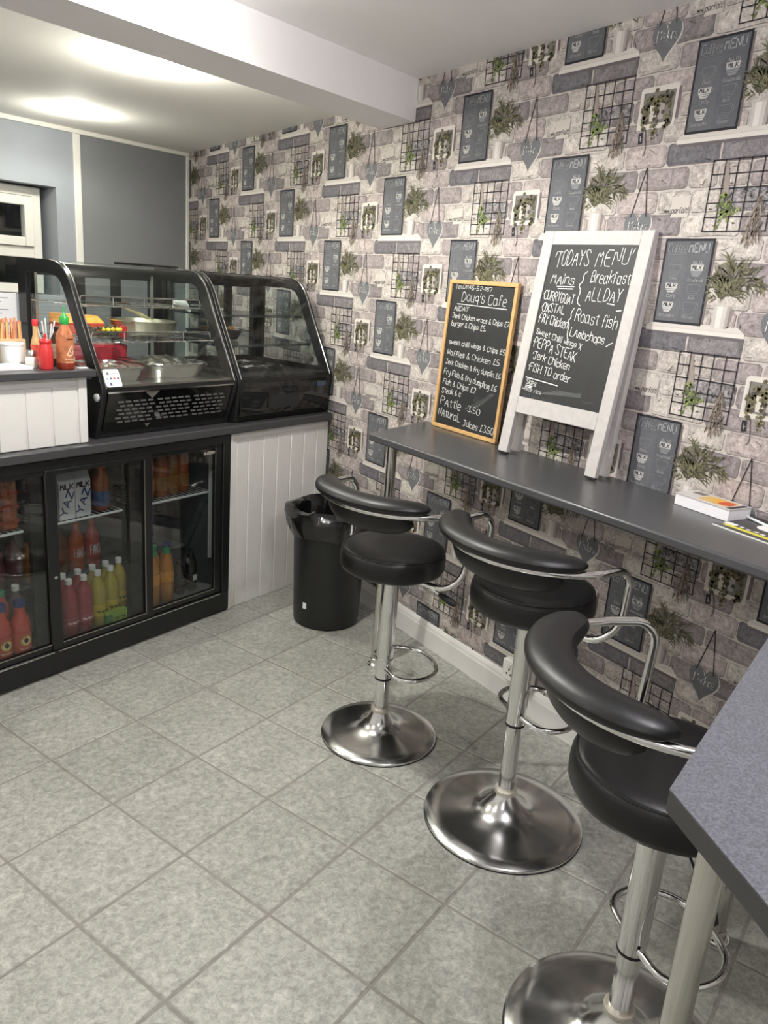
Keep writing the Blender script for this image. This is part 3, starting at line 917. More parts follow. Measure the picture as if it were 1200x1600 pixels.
# wire shelves
for s0, s1 in ((-1.325, -0.968), (-0.902, -0.525), (-0.460, -0.037)):
    sh = MB()
    sh.tube([(s0, 0.085, 0.596), (s1, 0.085, 0.596)], 0.0055, 8); sh.tube([(s0, 0.45, 0.596), (s1, 0.45, 0.596)], 0.004, 6)
    n = int((s1 - s0) / 0.024)
    for k in range(n + 1):
        x = s0 + (s1 - s0) * k / n
        sh.tube([(x, 0.085, 0.600), (x, 0.45, 0.600)], 0.0018, 5)
    sh.obj('wire_shelf', M_wire, fr, smooth=True)
MB().box(-1.325, -0.037, 0.25, 0.45, 0.278, 0.284).obj('back_ledge', M_darkint, fr)
MB().box(-0.052, -0.040, 0.064, 0.076, 0.27, 0.80).obj('shelf_rail', M_wire, fr)

# ---- drinks in the fridge : each its own thing
def drink(name, s, t, z, prof, body_m, cap=None, label_c=None, lab_z=None, words=None, label='', cat='bottle', group=None, rz=0.0, word_c=(240, 240, 240), n=16, pattern=None):
    r = empty(name, wf(s, t, z), TH + rz, label, cat, group)
    MB().lathe(prof, n).obj('body', body_m, r, smooth=True)
    if cap:
        cm, cr_, c0, c1 = cap
        MB().lathe([(cr_, c0), (cr_, c1 - 0.002), (cr_ * .85, c1)], 14).obj('cap', cm, r, smooth=True)
    rmax = max(p[0] for p in prof)
    if label_c:
        z0, z1 = lab_z
        MB().lathe([(rmax + 0.0008, z0), (rmax + 0.0008, z1)], n, cap=False).obj('label', label_c, r, smooth=True)
        if words:
            ls = []
            for k, wd in enumerate(words):
                hh = (z1 - z0) * 0.62 / len(words)
                ls += strokes(wd, -rmax * 0.8, z1 - (z1 - z0) * (0.2 + 0.8 * k / len(words)) - hh, hh, rmax * 1.6)
            def cyl(x, y, l, R=rmax + 0.0016): return (R * math.sin(x / R), -R * math.cos(x / R), y)
            ink_mesh('lettering', [(q, K(*word_c), 0.0, 0) for q in ribbons(ls, 0.0035, 0)], r, M_ink, cyl)
    return r
def liq(name, rgb, rough=0.12): return mat('drink_' + name, C(*rgb), rough, coat=0.4)
WCAP, GCAP, BCAP, OCAP, KCAP = (mat('cap_white', C(232, 232, 228), 0.4), mat('cap_green', C(40, 140, 96), 0.4), mat('cap_blue', C(40, 52, 110), 0.4), mat('cap_orange', C(216, 92, 42), 0.4), mat('cap_black', C(24, 24, 26), 0.4))
def pb(h, r, neck=0.012, sh=0.7): return [(r * .82, 0), (r, 0.008), (r, h * sh * .55), (r * .95, h * sh * .62), (r, h * sh), (r * .8, h * (sh + .1)), (neck * 1.15, h * (sh + .2)), (neck, h * .96), (neck, h)]
Z0 = 0.119
PINKL, YELL = liq('pink', (158, 56, 66)), liq('yellow', (172, 156, 64))
pl_ = [('pink bottle in the back row, nearest the left door post', -0.789, 0.128), ('pink bottle in front, nearest the left door post', -0.805, 0.058), ('pink bottle in the back row, beside the yellow bottles', -0.717, 0.130), ('pink bottle in front, beside the yellow bottles', -0.736, 0.060)]
for lb, s, t in pl_:
    drink('drink_bottle', s, t, Z0, pb(0.235, 0.034), PINKL, (WCAP, 0.0145, 0.224, 0.246), liq('pinklabel', (166, 72, 82), 0.4), (0.05, 0.085), ['~~~'], lb + ', white cap', group='pink drinks in the fridge', word_c=(240, 215, 215))
yl_ = [('in the back row next to the pink bottles', -0.644, 0.135), ('in front next to the pink bottles', -0.665, 0.066), ('in the back row, middle of the yellow ones', -0.578, 0.136), ('in front behind the lime carton', -0.596, 0.076), ('in the back row at the dark mullion', -0.512, 0.137)]
for lb, s, t in yl_:
    drink('drink_bottle', s, t, Z0, pb(0.235, 0.034), YELL, (WCAP, 0.0145, 0.224, 0.246), mat('label_yellow', C(196, 172, 50), 0.45), (0.05, 0.10), ['~~~'], 'yellow bottle with white cap ' + lb, group='yellow drinks in the fridge', word_c=(40, 60, 30))
lc = empty('juice_carton', wf(-0.612, 0.026, Z0), TH - 0.04, 'small lime green drink carton lying in front of the yellow bottles', 'carton')
MB().box(-0.05, 0.05, -0.012, 0.012, 0, 0.062).obj('box', mat('lime_card', C(136, 170, 62), 0.5, noise=0.2, nscale=40), lc)
MB().box(-0.052, -0.02, -0.0135, 0.0135, 0.004, 0.05).obj('panel', mat('green_card', C(60, 120, 50), 0.5), lc)
ink_mesh('lettering', [(q, K(40, 70, 30), 0, 0) for q in ribbons(strokes('~~', -0.012, 0.02, 0.026, 0.055), 0.004, 0)], lc, M_ink, lambda x, y, l: (x, -0.0132, y))
# fizzy orange and red bottles standing behind on the ledge
for s, nm, rgb, lb in ((-0.690, 'brown', (120, 66, 40), 'brown fizzy drink bottle at the back left of the middle door'), (-0.612, 'fanta_o', (206, 92, 36), 'orange fizzy bottle with a black and white name at the back of the middle door'), (-0.532, 'fanta_r', (190, 44, 40), 'red fizzy bottle with a black and white name at the back of the middle door')):
    drink('fizzy_bottle', s, 0.30, 0.285, pb(0.215, 0.033), liq(nm, rgb), (OCAP if nm != 'brown' else KCAP, 0.0145, 0.205, 0.225), mat('label_' + nm, C(min(255, rgb[0] + 20), rgb[1], rgb[2]), 0.4), (0.06, 0.125), ['FANTA'] if nm != 'brown' else None, lb, word_c=(236, 236, 236))
# milk drinks
for k, (s, t) in enumerate(((-0.772, 0.125), (-0.698, 0.128))):
    r = empty('milk_carton', wf(s, t, 0.603), TH, ['white and blue milkshake carton by the door post', 'white and blue milkshake carton second from the door post'][k], 'carton', 'milkshakes in the fridge')
    MB().loft([[(-.034, -.03, 0), (.034, -.03, 0), (.034, .03, 0), (-.034, .03, 0)], [(-.034, -.03, .15), (.034, -.03, .15), (.034, .03, .15), (-.034, .03, .15)], [(-.036, -.004, .195), (.036, -.004, .195), (.036, .004, .195), (-.036, .004, .195)]]).obj('carton', mat('milk_card', C(222, 222, 224), 0.45), r)
    MB().box(-.0365, .0365, -.005, .005, .19, .207).obj('crimped_top', mat('milk_card_tan', C(206, 168, 140), 0.5), r)
    ink_mesh('lettering', [(q, K(36, 52, 120), 0, 0) for q in ribbons([[(x * .375 - y * .927 - .008, x * .927 + y * .375 + .012) for x, y in ln] for ln in strokes('YAZ', 0, 0, 0.028, 0.105)], 0.0065, 0)] + [(q, K(60, 30, 40), 0, 0) for q in ribbons(strokes('MILK', -0.028, 0.125, 0.02, 0.056), 0.005, 0)], r, M_ink, lambda x, y, l: (max(-.034, min(.034, x)), -.0306, y))
for k, (s, t) in enumerate(((-0.622, 0.215), (-0.554, 0.21), (-0.588, 0.14))):
    drink('juice_bottle', s, t, 0.603, pb(0.195, 0.036, 0.019, 0.66), liq('amber', (158, 88, 44)), (OCAP, 0.0215, 0.178, 0.2), mat('label_blue', C(66, 88, 128), 0.45, noise=0.2, nscale=60), (0.02, 0.085), None, ['amber juice bottle with orange cap and blue label beside the milkshakes', 'amber juice bottle with orange cap and blue label, rightmost of three', 'amber juice bottle with orange cap and blue label, nearest the glass'][k], group='amber juices in the fridge')
# right door
for k, (s, t) in enumerate(((-0.40, 0.15), (-0.335, 0.16), (-0.27, 0.15), (-0.205, 0.152), (-0.14, 0.16))):
    drink('juice_bottle', s, t, 0.603, pb(0.225, 0.031, 0.014), liq(('orange', 'amber2')[k % 2], ((170, 88, 42), (150, 94, 44))[k % 2]), (OCAP, 0.016, 0.212, 0.232), mat('label_fruit', C(160, 110, 50), 0.45, noise=0.3, nscale=50), (0.03, 0.09), None, 'orange juice bottle on the upper shelf of the right door, %s from the left' % ('first', 'second', 'third', 'fourth', 'fifth')[k], group='orange juices on the upper shelf')
for k, (s, t) in enumerate(((-0.376, 0.078), (-0.318, 0.146), (-0.300, 0.076), (-0.252, 0.14))):
    drink('juice_bottle', s, t, Z0, pb(0.245, 0.033, 0.015), liq('mango', (186, 122, 46)), (GCAP if k < 3 else BCAP, 0.017, 0.232, 0.256), mat('label_mango', C(220, 150, 60), 0.45, noise=0.25, nscale=50), (0.10, 0.15), None, ['mango orange bottle with green cap nearest the middle post', 'mango orange bottle with green cap in the back row', 'mango orange bottle with green cap in front on the right', 'mango orange bottle with blue cap in the back row'][k], group='mango drinks in the fridge')
for k, (s, t) in enumerate(((-0.205, 0.10), (-0.135, 0.10))):
    r = drink('cola_bottle', s, t, Z0, pb(0.20 if k else .16, 0.028, 0.012), liq('cola', (26, 22, 22), 0.08), (KCAP, 0.014, 0.19 if k else .15, 0.208 if k else .168), mat('label_dark', C(40, 40, 42), 0.45), (0.05, 0.09), None, ['short dark cola bottle beside the mango drinks', 'dark cola bottle with a white label at the right end'][k], group='cola in the fridge')
    if k: MB().box(-.012, .012, -.0305, -.0295, .056, .084).obj('white_label', mat('label_white', C(220, 220, 218), 0.5), r)
drink('black_jug', -0.21, 0.33, 0.285, [(0.03, 0), (0.04, 0.01), (0.042, 0.10), (0.02, 0.15), (0.018, 0.19)], liq('jug', (28, 28, 30)), (KCAP, 0.02, 0.18, 0.2), mat('label_grey', C(120, 120, 122), 0.5), (0.04, 0.08), None, 'black bottle standing at the back of the right door', 'bottle')
# left door
for k, (s, t) in enumerate(((-1.002, 0.15), (-1.072, 0.15), (-1.142, 0.15))):
    r = empty('drink_pack', wf(s, t, 0.603), TH, 'shrink wrapped orange drink pack, %s along the upper shelf' % ('right end', 'second from right', 'third from right')[k], 'pack', 'orange packs in the fridge')
    MB().box(-.033, .033, -.05, .05, 0, .20).obj('wrap', mat('orange_wrap', C(170, 86, 48), 0.2, noise=0.4, nscale=30, bump=0.6, bscale=40), r, bevel=0.012)
    for q in range(3): MB().box(-.0335, .0335, -.0515, -.049, .03 + q * .055, .042 + q * .055).obj('printed_band', mat('wrap_band', C(170, 70, 36), 0.25), r)
for k, (s, t) in enumerate(((-0.895, 0.31), (-0.97, 0.31), (-1.045, 0.31))):
    drink('drink_bottle', s, t, 0.285, pb(0.215, 0.034), liq('purple', (122, 60, 72), 0.08), (KCAP, 0.0145, 0.205, 0.225), mat('label_purple', C(134, 72, 84), 0.2), (0.05, 0.12), None, 'dark purple wrapped bottle behind the left door, %s' % ('right end', 'middle', 'left end')[k], group='purple bottles in the fridge')
drink('drink_bottle', -0.828, 0.31, 0.285, pb(0.19, 0.022), liq('amber3', (190, 120, 40)), (KCAP, 0.0125, 0.18, 0.198), None, None, None, 'slim amber bottle beside the purple bottles')
for k, (s, t, cp_, rgb, lb) in enumerate(((-1.050, 0.124, GCAP, (170, 76, 66), 'red tinted bottle with green cap behind the front red bottle'), (-1.085, 0.192, GCAP, (170, 76, 66), 'red tinted bottle with green cap in the back row'), (-0.982, 0.14, WCAP, (110, 100, 96), 'clear bottle with white cap in the back row'), (-1.128, 0.135, GCAP, (170, 76, 66), 'red tinted bottle with green cap near the left side'))):
    drink('drink_bottle', s, t, Z0, pb(0.235, 0.032), liq('l%d' % k, rgb), (cp_, 0.0145, 0.224, 0.246), mat('label_olive', C(150, 130, 70), 0.5, noise=0.3, nscale=50), (0.07, 0.12), None, lb)
for k, (s, t) in enumerate(((-1.018, 0.052), (-1.092, 0.058))):
    r = drink('sauce_bottle', s, t, Z0, [(0.03, 0), (0.036, 0.008), (0.037, 0.12), (0.032, 0.145), (0.021, 0.165), (0.020, 0.20), (0.021, 0.205)], liq('coral', (198, 78, 62)), (BCAP, 0.0225, 0.195, 0.222), mat('label_coral', C(202, 94, 70), 0.4), (0.02, 0.09), None, ['coral red bottle with blue cap and round yellow badge by the post', 'coral red bottle with blue cap at the left edge of the frame'][k], group='coral red bottles in the fridge')
    def onb(x, y, l, R=0.0385): return (R * math.sin(x / R), -R * math.cos(x / R) - l * 0.0004, y)
    disc = [(0.022 * math.cos(a * PI / 8), 0.062 + 0.022 * math.sin(a * PI / 8)) for a in range(16)]
    polys = [(disc, K(226, 190, 60), 0, 0), ([(x * .78, .062 + (y - .062) * .78) for x, y in disc], K(236, 226, 170), 0, 1), ([(x * .4, .062 + (y - .062) * .45) for x, y in disc], K(60, 40, 26), 0, 2)]
    polys += [(q, K(250, 220, 190), 0, 1) for q in ribbons(strokes('~~~', -0.024, 0.026, 0.009, 0.048), 0.0025, 0)]
    ink_mesh('badge', polys, r, M_ink, onb)

# ================================================================== DISPLAY CABINETS
PROF = [(0.0, 1.13), (0.036, 1.204), (0.072, 1.277), (0.104, 1.341), (0.136, 1.405), (0.163, 1.462), (0.185, 1.508), (0.205, 1.540), (0.228, 1.566), (0.258, 1.584), (0.295, 1.594), (0.34, 1.598)]
def inset_profile(d):
    out = []
    for i, (t, z) in enumerate(PROF):
        a, b = PROF[max(0, i - 1)], PROF[min(len(PROF) - 1, i + 1)]
        dx, dz = b[0] - a[0], b[1] - a[1]
        l_ = math.hypot(dx, dz)
        out.append((t + dz / l_ * d, z - dx / l_ * d))
    return out
def ring_panel(mb, outer, inner, x0, x1):
    n = len(outer)
    v = [(x, p[0], p[1]) for x in (x0, x1) for p in outer] + [(x, p[0], p[1]) for x in (x0, x1) for p in inner]
    fs = []
    for i in range(n):
        j = (i + 1) % n
        fs += [(i, j, 2 * n + j, 2 * n + i), (n + i, 3 * n + i, 3 * n + j, n + j), (i, n + i, n + j, j), (2 * n + i, 2 * n + j, 3 * n + j, 3 * n + i)]
    return mb.add(v, fs)
def cabinet(s0, s1, kind, label):
    w = s1 - s0
    c = cframe('display_cabinet', label, 'display cabinet', s0, 0.0, 0.0)
    BD = 0.56
    # base
    base = MB()
    if kind == 'grille':
        base.prism_x([(0.055, 0.9275), (BD, 0.9275), (BD, 1.115), (0.012, 1.115), (0.012, 1.09), (0.055, 0.975)], 0.02, w - 0.02)
        base.obj('base', M_black, c, bevel=0.003)
        # sloping grille panel with rows of punched slots
        a, b = Vector((0.0, 1.118)), Vector((0.052, 0.955))
        dirv = (b - a)
        nrm = Vector((-dirv.y, dirv.x)).normalized()
        if nrm.x > 0: nrm = -nrm
        def gp(x, f, off): p = a + dirv * f + nrm * off; return (x, p.x, p.y)
        g = MB()
        g.loft([[gp(0.03, 0, 0.004), gp(0.03, 1, 0.004), gp(0.03, 1, -0.004), gp(0.03, 0, -0.004)], [gp(w - 0.03, 0, 0.004), gp(w - 0.03, 1, 0.004), gp(w - 0.03, 1, -0.004), gp(w - 0.03, 0, -0.004)]])
        grille = g.obj('grille', M_blackgloss, c, bevel=0.001)
        MB().loft([[gp(0.025, -0.02, 0.007), gp(0.025, 0.02, 0.007), gp(0.025, 0.02, 0.002), gp(0.025, -0.02, 0.002)], [gp(w - 0.025, -0.02, 0.007), gp(w - 0.025, 0.02, 0.007), gp(w - 0.025, 0.02, 0.002), gp(w - 0.025, -0.02, 0.002)]]).obj('chrome_strip', M_chrome, grille)
        def vent(x, f, ln):
            v = MB()
            v.loft([[gp(x - ln / 2, f - .022, .004), gp(x - ln / 2, f + .022, .004), gp(x - ln / 2, f + .010, .009)], [gp(x + ln / 2, f - .022, .004), gp(x + ln / 2, f + .022, .004), gp(x + ln / 2, f + .010, .009)]])
            return v
        vents = []
        for blk in range(3):
            x0 = 0.075 + blk * (w - 0.13) / 3
            for row in range(6):
                for k in range(5):
                    vents.append((x0 + 0.016 + k * 0.036 + (0.012 if row % 2 else 0), 0.26 + row * 0.105))
        M_vent = mat('vent_metal', C(96, 97, 98), 0.3, 0.6)
        for x, f in vents: vent(x, f, 0.026).obj('vent_slot', M_vent, grille)
        M_arrow = mat('grey_mark', C(110, 106, 100), 0.4)
        tri = [gp(0.20, 0.03, 0.0046), gp(0.275, 0.03, 0.0046), gp(0.243, 0.22, 0.0046)]
        MB().add(tri, [(0, 1, 2)]).obj('arrow_mark', M_arrow, grille)
        MB().add([gp(0.228, 0.90, 0.0046), gp(0.258, 0.90, 0.0046), gp(0.243, 0.99, 0.0046)], [(0, 1, 2)]).obj('arrow_mark', M_arrow, grille)
        kn = MB(); kn.lathe([(0.016, 0), (0.016, 0.006), (0.012, 0.009)], 18)
        o = kn.obj('side_knob', mat('silver_plastic', C(190, 190, 188), 0.25), c, smooth=True, loc=(-0.0005, 0.03, 1.095)); o.rotation_euler = (0, -PI / 2, 0)
    else:
        base.prism_x([(0.02, 0.9275), (BD, 0.9275), (BD, 1.14), (0.004, 1.14), (-0.004, 1.10), (0.0, 0.98)], 0.02, w - 0.02)
        base.obj('base', M_blackgloss, c, bevel=0.004)
        MB().box(w * .30, w * .62, -0.0065, -0.001, 0.985, 1.05).obj('name_plate', M_blackmatt, c)
        dp = MB().box(w - 0.12, w - 0.055, -0.0075, -0.001, 1.075, 1.10).obj('temperature_display', mat('display_blue', C(52, 70, 92), 0.2), c)
    # side panels : black frame with a curved window
    outer = [(BD, 0.9275), (0.055 if kind == 'grille' else 0.02, 0.9275), (-0.002, 1.10)] + [(p[0] - .002, p[1] + .002) for p in PROF] + [(BD, 1.60)]
    inn = inset_profile(0.052)
    inner = [(BD - 0.06, 1.165), (0.075, 1.163), (0.068, 1.165)] + [(max(p[0], .066), max(p[1], 1.17)) for p in inn[:-1]] + [(0.34, 1.546)] + [(BD - 0.06, 1.546)]
    for x0, x1 in ((0.0, 0.022), (w - 0.022, w)):
        sp = ring_panel(MB(), outer, inner, x0, x1).obj('side_frame', M_black, c, bevel=0.003)
        xm = (x0 + x1) / 2
        MB().prism_x(inner, xm - 0.002, xm + 0.002).obj('pane', M_glass, sp)
        # chrome edge line following the curve
        MB().tube([(x1 - 0.004 if x0 == 0 else x0 + 0.004, p[0] - .004, p[1] + .003) for p in PROF], 0.0022, 6).obj('edge_bead', M_chrome, sp, smooth=True)
    # curved front glass
    gi = inset_profile(0.005)
    g = MB()
    n = len(PROF)
    v = [(x, p[0], p[1]) for x in (0.022, w - 0.022) for p in PROF]
    g.add(v, [(i, i + 1, n + i + 1, n + i) for i in range(n - 1)])
    go = g.obj('curved_glass', M_glass, c, smooth=True)
    MB().box(0.022, w - 0.022, 0.34, BD, 1.588, 1.600).obj('top_panel', M_glass if kind == 'grille' else M_black, c)
    MB().box(0.022, w - 0.022, -0.002, 0.010, 1.116, 1.134).obj('glass_channel', M_black, c)
    MB().box(0.022, w - 0.022, 0.012, BD - 0.02, 1.116, 1.142).obj('deck', M_blackmatt if kind != 'grille' else M_steel, c)
    # rear sliding doors
    rf = MB()
    for x in (0.022, w * .36, w * .62, w - 0.065): rf.box(x, x + 0.045, BD - 0.02, BD - 0.004, 1.143, 1.588)
    rf.box(0.022, w - 0.022, BD - 0.021, BD - 0.003, 1.535, 1.588); rf.box(0.022, w - 0.022, BD - 0.021, BD - 0.003, 1.143, 1.175)
    rear = rf.obj('rear_doors', M_black, c)
    MB().box(0.03, w - 0.03, BD - 0.0135, BD - 0.0105, 1.175, 1.535).obj('pane', M_glass, rear)
    # two shelves
    for z, d0 in ((1.30, 0.13), (1.435, 0.20)):
        if kind == 'grille':
            sh = MB()
            for k in range(15):
                x = 0.05 + (w - 0.1) * k / 14
                sh.tube([(x, d0, z), (x, BD - 0.04, z)], 0.0018, 5)
            for y in (d0, 0.35, BD - 0.04): sh.tube([(0.03, y, z - .003), (w - 0.03, y, z - .003)], 0.003, 6)
            lip = fillet([(0.05, d0, z), (0.05, d0, z + 0.036), (w - 0.05, d0, z + 0.036), (w - 0.05, d0, z)], 0.012, 4)
            sh.tube(lip, 0.0032, 8)
            for k in range(1, 4): sh.tube([(0.05 + (w - 0.1) * k / 4, d0, z), (0.05 + (w - 0.1) * k / 4, d0, z + .036)], 0.002, 6)
            so = sh.obj('wire_shelf', M_chrome, c, smooth=True)
            MB().box(0.055, w - 0.055, d0 - 0.001, d0 + 0.002, z + 0.003, z + 0.033).obj('price_strip', M_glassf, so)
        else:
            MB().box(0.03, w - 0.03, d0, BD - 0.03, z - 0.036, z - 0.024).obj('glass_shelf', mat('shelf_glass_edge', C(52, 57, 56), 0.1, alpha=0.7), c)
    for x in (0.06, w - 0.06):
        MB().box(x - 0.006, x + 0.006, BD - 0.035, BD - 0.025, 1.15, 1.56).obj('shelf_upright', M_steel if kind == 'grille' else M_black, c)
    return c
cab1 = cabinet(-0.665, 0.045, 'grille', 'black curved glass display cabinet with a slotted grille, holding food trays')
cab2 = cabinet(0.052, 0.722, 'plain', 'black curved glass display cabinet against the wallpaper, nearly empty')
# square card payment sticker low on the first cabinet's glass
def on_glass(x, y, l):   # x along the front, y up the lowest facet
    a, b = PROF[0], PROF[1]
    L = math.hypot(b[0] - a[0], b[1] - a[1])
    f = y / L
    return (x, a[0] + (b[0] - a[0]) * f - 0.0012 - l * .0005, a[1] + (b[1] - a[1]) * f + 0.0005)
st = []
st.append((rrect(0.026, 0.098, 0.008, 0.080, 0.008), K(236, 237, 242), 0, 0))
st.append((rect(0.040, 0.050, 0.058, 0.068), K(90, 94, 104), 0, 1))
st += [(q, K(120, 124, 132), 0, 1) for q in ribbons(strokes('~~~~', 0.054, 0.059, 0.009, 0.032), 0.0016, 0)]
for k, cl in enumerate(((150, 160, 190), (70, 80, 110), (220, 90, 60), (90, 80, 130))): st.append((rect(0.034 + k * .016, 0.043 + k * .016, 0.038, 0.046), K(*cl), 0, 1))
st.append((rect(0.044, 0.053, 0.014, 0.026), K(70, 76, 130), 0, 1))
st += [(q, K(150, 154, 170), 0, 1) for q in ribbons(strokes('~~~~', 0.057, 0.017, 0.007, 0.034), 0.0014, 0)]
ink_mesh('payment_sticker', st, cab1, M_ink, on_glass)
# small black latch on top
MB().box(0.40, 0.72, 0.42, 0.47, 1.601, 1.612).obj('top_strip', M_blackgloss, cab1, bevel=0.003)

# ---- food in the first cabinet
def cloc(s, t, z): return wf(s, t, z)
def foil_tray(s, t, z, lx, ly, h, label, hump=0.0, seed=3):
    r = empty('foil_tray', wf(s, t, z), TH, label, 'tray')
    rn = random.Random(seed)
    rings = []
    for (sc, zz) in ((0.86, 0.0), (0.93, h * .5), (1.0, h), (1.06, h + .004), (1.05, h + .008)):
        ring = []
        for i in range(40):
            a = 2 * PI * i / 40
            q = (abs(math.cos(a)) ** 6 + abs(math.sin(a)) ** 6) ** (-1 / 6)
            j = rn.uniform(-.003, .003) if zz > 0 else 0
            ring.append((lx / 2 * sc * q * math.cos(a) + j, ly / 2 * sc * q * math.sin(a) + j, zz + (rn.uniform(-.002, .004) if zz >= h else 0)))
        rings.append(ring)
    MB().loft(rings, True, False).add(rings[0], [tuple(range(40))]).obj('tray', M_foil, r, smooth=True)
    g = MB()
    nx, ny = 14, 8
    pts = []
    for j in range(ny + 1):
        for i in range(nx + 1):
            fx, fy = i / nx * 2 - 1, j / ny * 2 - 1
            pts.append((fx * lx * .5, fy * ly * .5, h + hump * (1 - fx * fx) * (1 - fy * fy) + rn.uniform(-.006, .006)))
    g.add(pts, [(j * (nx + 1) + i, j * (nx + 1) + i + 1, (j + 1) * (nx + 1) + i + 1, (j + 1) * (nx + 1) + i) for j in range(ny) for i in range(nx)])
    g.obj('foil_cover', M_foil, r)
    return r
foil_tray(-0.51, 0.20, 1.1425, 0.23, 0.26, 0.05, 'foil covered tray at the left of the cabinet floor', 0.012, 3)
foil_tray(-0.20, 0.22, 1.1425, 0.30, 0.28, 0.055, 'larger foil covered tray domed in the middle of the cabinet floor', 0.03, 5)
# round steel pan with tongs
pan = empty('steel_pan', wf(-0.20, 0.36, 1.304), TH, 'wide shallow steel pan on the middle shelf', 'pan')
pan.scale = (1.12, 1.12, 1.0)
MB().lathe([(0.105, 0.0), (0.122, 0.008), (0.133, 0.06), (0.138, 0.062), (0.138, 0.066), (0.128, 0.064), (0.117, 0.012), (0.001, 0.012)], 36, cap=False).obj('pan_body', mat('warm_steel', (0.60, 0.58, 0.46, 1), 0.3, 1.0), pan, smooth=True)
MB().lathe([(0.001, 0.05), (0.12, 0.048)], 28, cap=False).obj('stew', mat('stew', C(150, 140, 96), 0.35, noise=0.4, nscale=70, bump=0.8, bscale=60), pan)
tg = empty('serving_tongs', wf(-0.20, 0.36, 1.304), TH, 'steel tongs resting in the pan', 'tongs')
for dy_ in (-0.012, 0.012):
    MB().tube([(-0.115, dy_ * .3, 0.125), (-0.03, dy_, 0.098), (0.045, dy_ * 1.3, 0.068)], [0.004, 0.006, 0.004], 8).obj('arm', M_chrome, tg, smooth=True)
# clear tub with greens and yellow pieces
tub = empty('food_tub', wf(-0.49, 0.25, 1.304), TH, 'clear shallow tub of dark greens with yellow pieces', 'tub')
MB().loft([[(-.07, -.05, 0), (.07, -.05, 0), (.07, .05, 0), (-.07, .05, 0)], [(-.08, -.06, .055), (.08, -.06, .055), (.08, .06, .055), (-.08, .06, .055)]], True, False).obj('tub_wall', M_glass, tub)
rn = random.Random(4)
gm = MB()
for k in range(60):
    a = rn.uniform(0, 6.3); x, y, z = rn.uniform(-.062, .062), rn.uniform(-.044, .044), rn.uniform(.004, .04)
    L_ = rn.uniform(.012, .024)
    gm.tube([(x, y, z), (x + L_ * math.cos(a) * .5, y + L_ * math.sin(a) * .5, z + .006), (x + L_ * math.cos(a), y + L_ * math.sin(a), z)], [.002, .005, .001], 5)
o = gm.obj('chopped_greens', mat('dark_greens', C(66, 66, 44), 0.5, noise=0.4, nscale=60), tub); o['kind'] = 'stuff'
for k, (x, y) in enumerate(((-.02, -.045), (.0, -.05), (.045, -.05), (.06, -.046), (.03, -.04))):
    m_ = MB(); m_.lathe([(0.001, 0), (0.008, .003), (0.010, .009), (0.006, .015), (0.001, .017)], 10)
    m_.obj('yellow_piece', mat('yellow_pepper', C(232, 204, 56), 0.35), tub, smooth=True, loc=(x, y, .028))
# flame coloured card box and red box, red cup
bx_ = empty('snack_box', wf(-0.475, 0.44, 1.304), TH, 'orange and red cardboard snack box on the middle shelf', 'box')
MB().box(-0.10, 0.10, -0.05, 0.05, 0.0, 0.045).obj('red_side', mat('red_card', C(206, 66, 44), 0.5), bx_)
MB().loft([[(-.10, -.05, .0455), (.10, -.05, .0455), (.10, .05, .0455), (-.10, .05, .0455)], [(-.085, -.02, .082), (.088, -.02, .074), (.10, .05, .074), (-.10, .05, .082)]]).obj('orange_lid', mat('orange_card', C(240, 160, 60), 0.5), bx_)
rb_ = empty('red_tray', wf(-0.42, 0.44, 1.1425), TH, 'red plastic tray standing behind the foil trays', 'tray')
MB().loft([[(-.15, -.05, 0), (.15, -.05, 0), (.15, .05, 0), (-.15, .05, 0)], [(-.16, -.06, .115), (.16, -.06, .115), (.16, .06, .115), (-.16, .06, .115)]]).obj('tray_body', mat('red_plastic', C(176, 44, 58), 0.4), rb_, bevel=0.01)
rcup = empty('red_cup', wf(-0.385, 0.25, 1.304), TH, 'small red cup beside the steel pan', 'cup')
MB().lathe([(0.016, 0), (0.019, 0.045), (0.0205, 0.046), (0.017, 0.043), (0.014, 0.004), (0.001, 0.004)], 18, cap=False).obj('cup_body', mat('red_gloss', C(206, 40, 48), 0.25), rcup, smooth=True)
spn = empty('serving_spoon', wf(-0.02, 0.30, 1.446), TH, 'pale plastic serving spoon leaning by the right cabinet upright', 'spoon')
MB().tube([(-0.09, -0.05, 0.012), (-0.03, -0.05, 0.004), (0.0, -0.05, -0.028)], [0.012, 0.016, 0.006], 8).obj('spoon_body', mat('pale_plastic', C(226, 226, 222), 0.3), spn, smooth=True)
# tray with food in the second cabinet
t2_ = empty('food_tray', wf(0.26, 0.40, 1.279), TH, 'black tray of golden pastries in the second cabinet', 'tray')
MB().loft([[(-.10, -.07, 0), (.10, -.07, 0), (.10, .07, 0), (-.10, .07, 0)], [(-.115, -.085, .045), (.115, -.085, .045), (.115, .085, .045), (-.115, .085, .045)]]).obj('tray_body', M_blackmatt, t2_, bevel=0.006)
for k in range(5):
    m_ = MB(); m_.lathe([(0.001, 0), (0.02, .002), (0.022, .010), (0.012, .018), (0.001, .02)], 12)
    m_.obj('pastry', mat('golden_pastry', C(226, 178, 92), 0.5, noise=0.2, nscale=80), t2_, smooth=True, loc=(-.09 + k * .045, -.03 + (k % 2) * .05, .046))
foil_tray(0.34, 0.25, 1.1425, 0.22, 0.20, 0.02, 'low foil tray on the floor of the second cabinet', 0.004, 9)

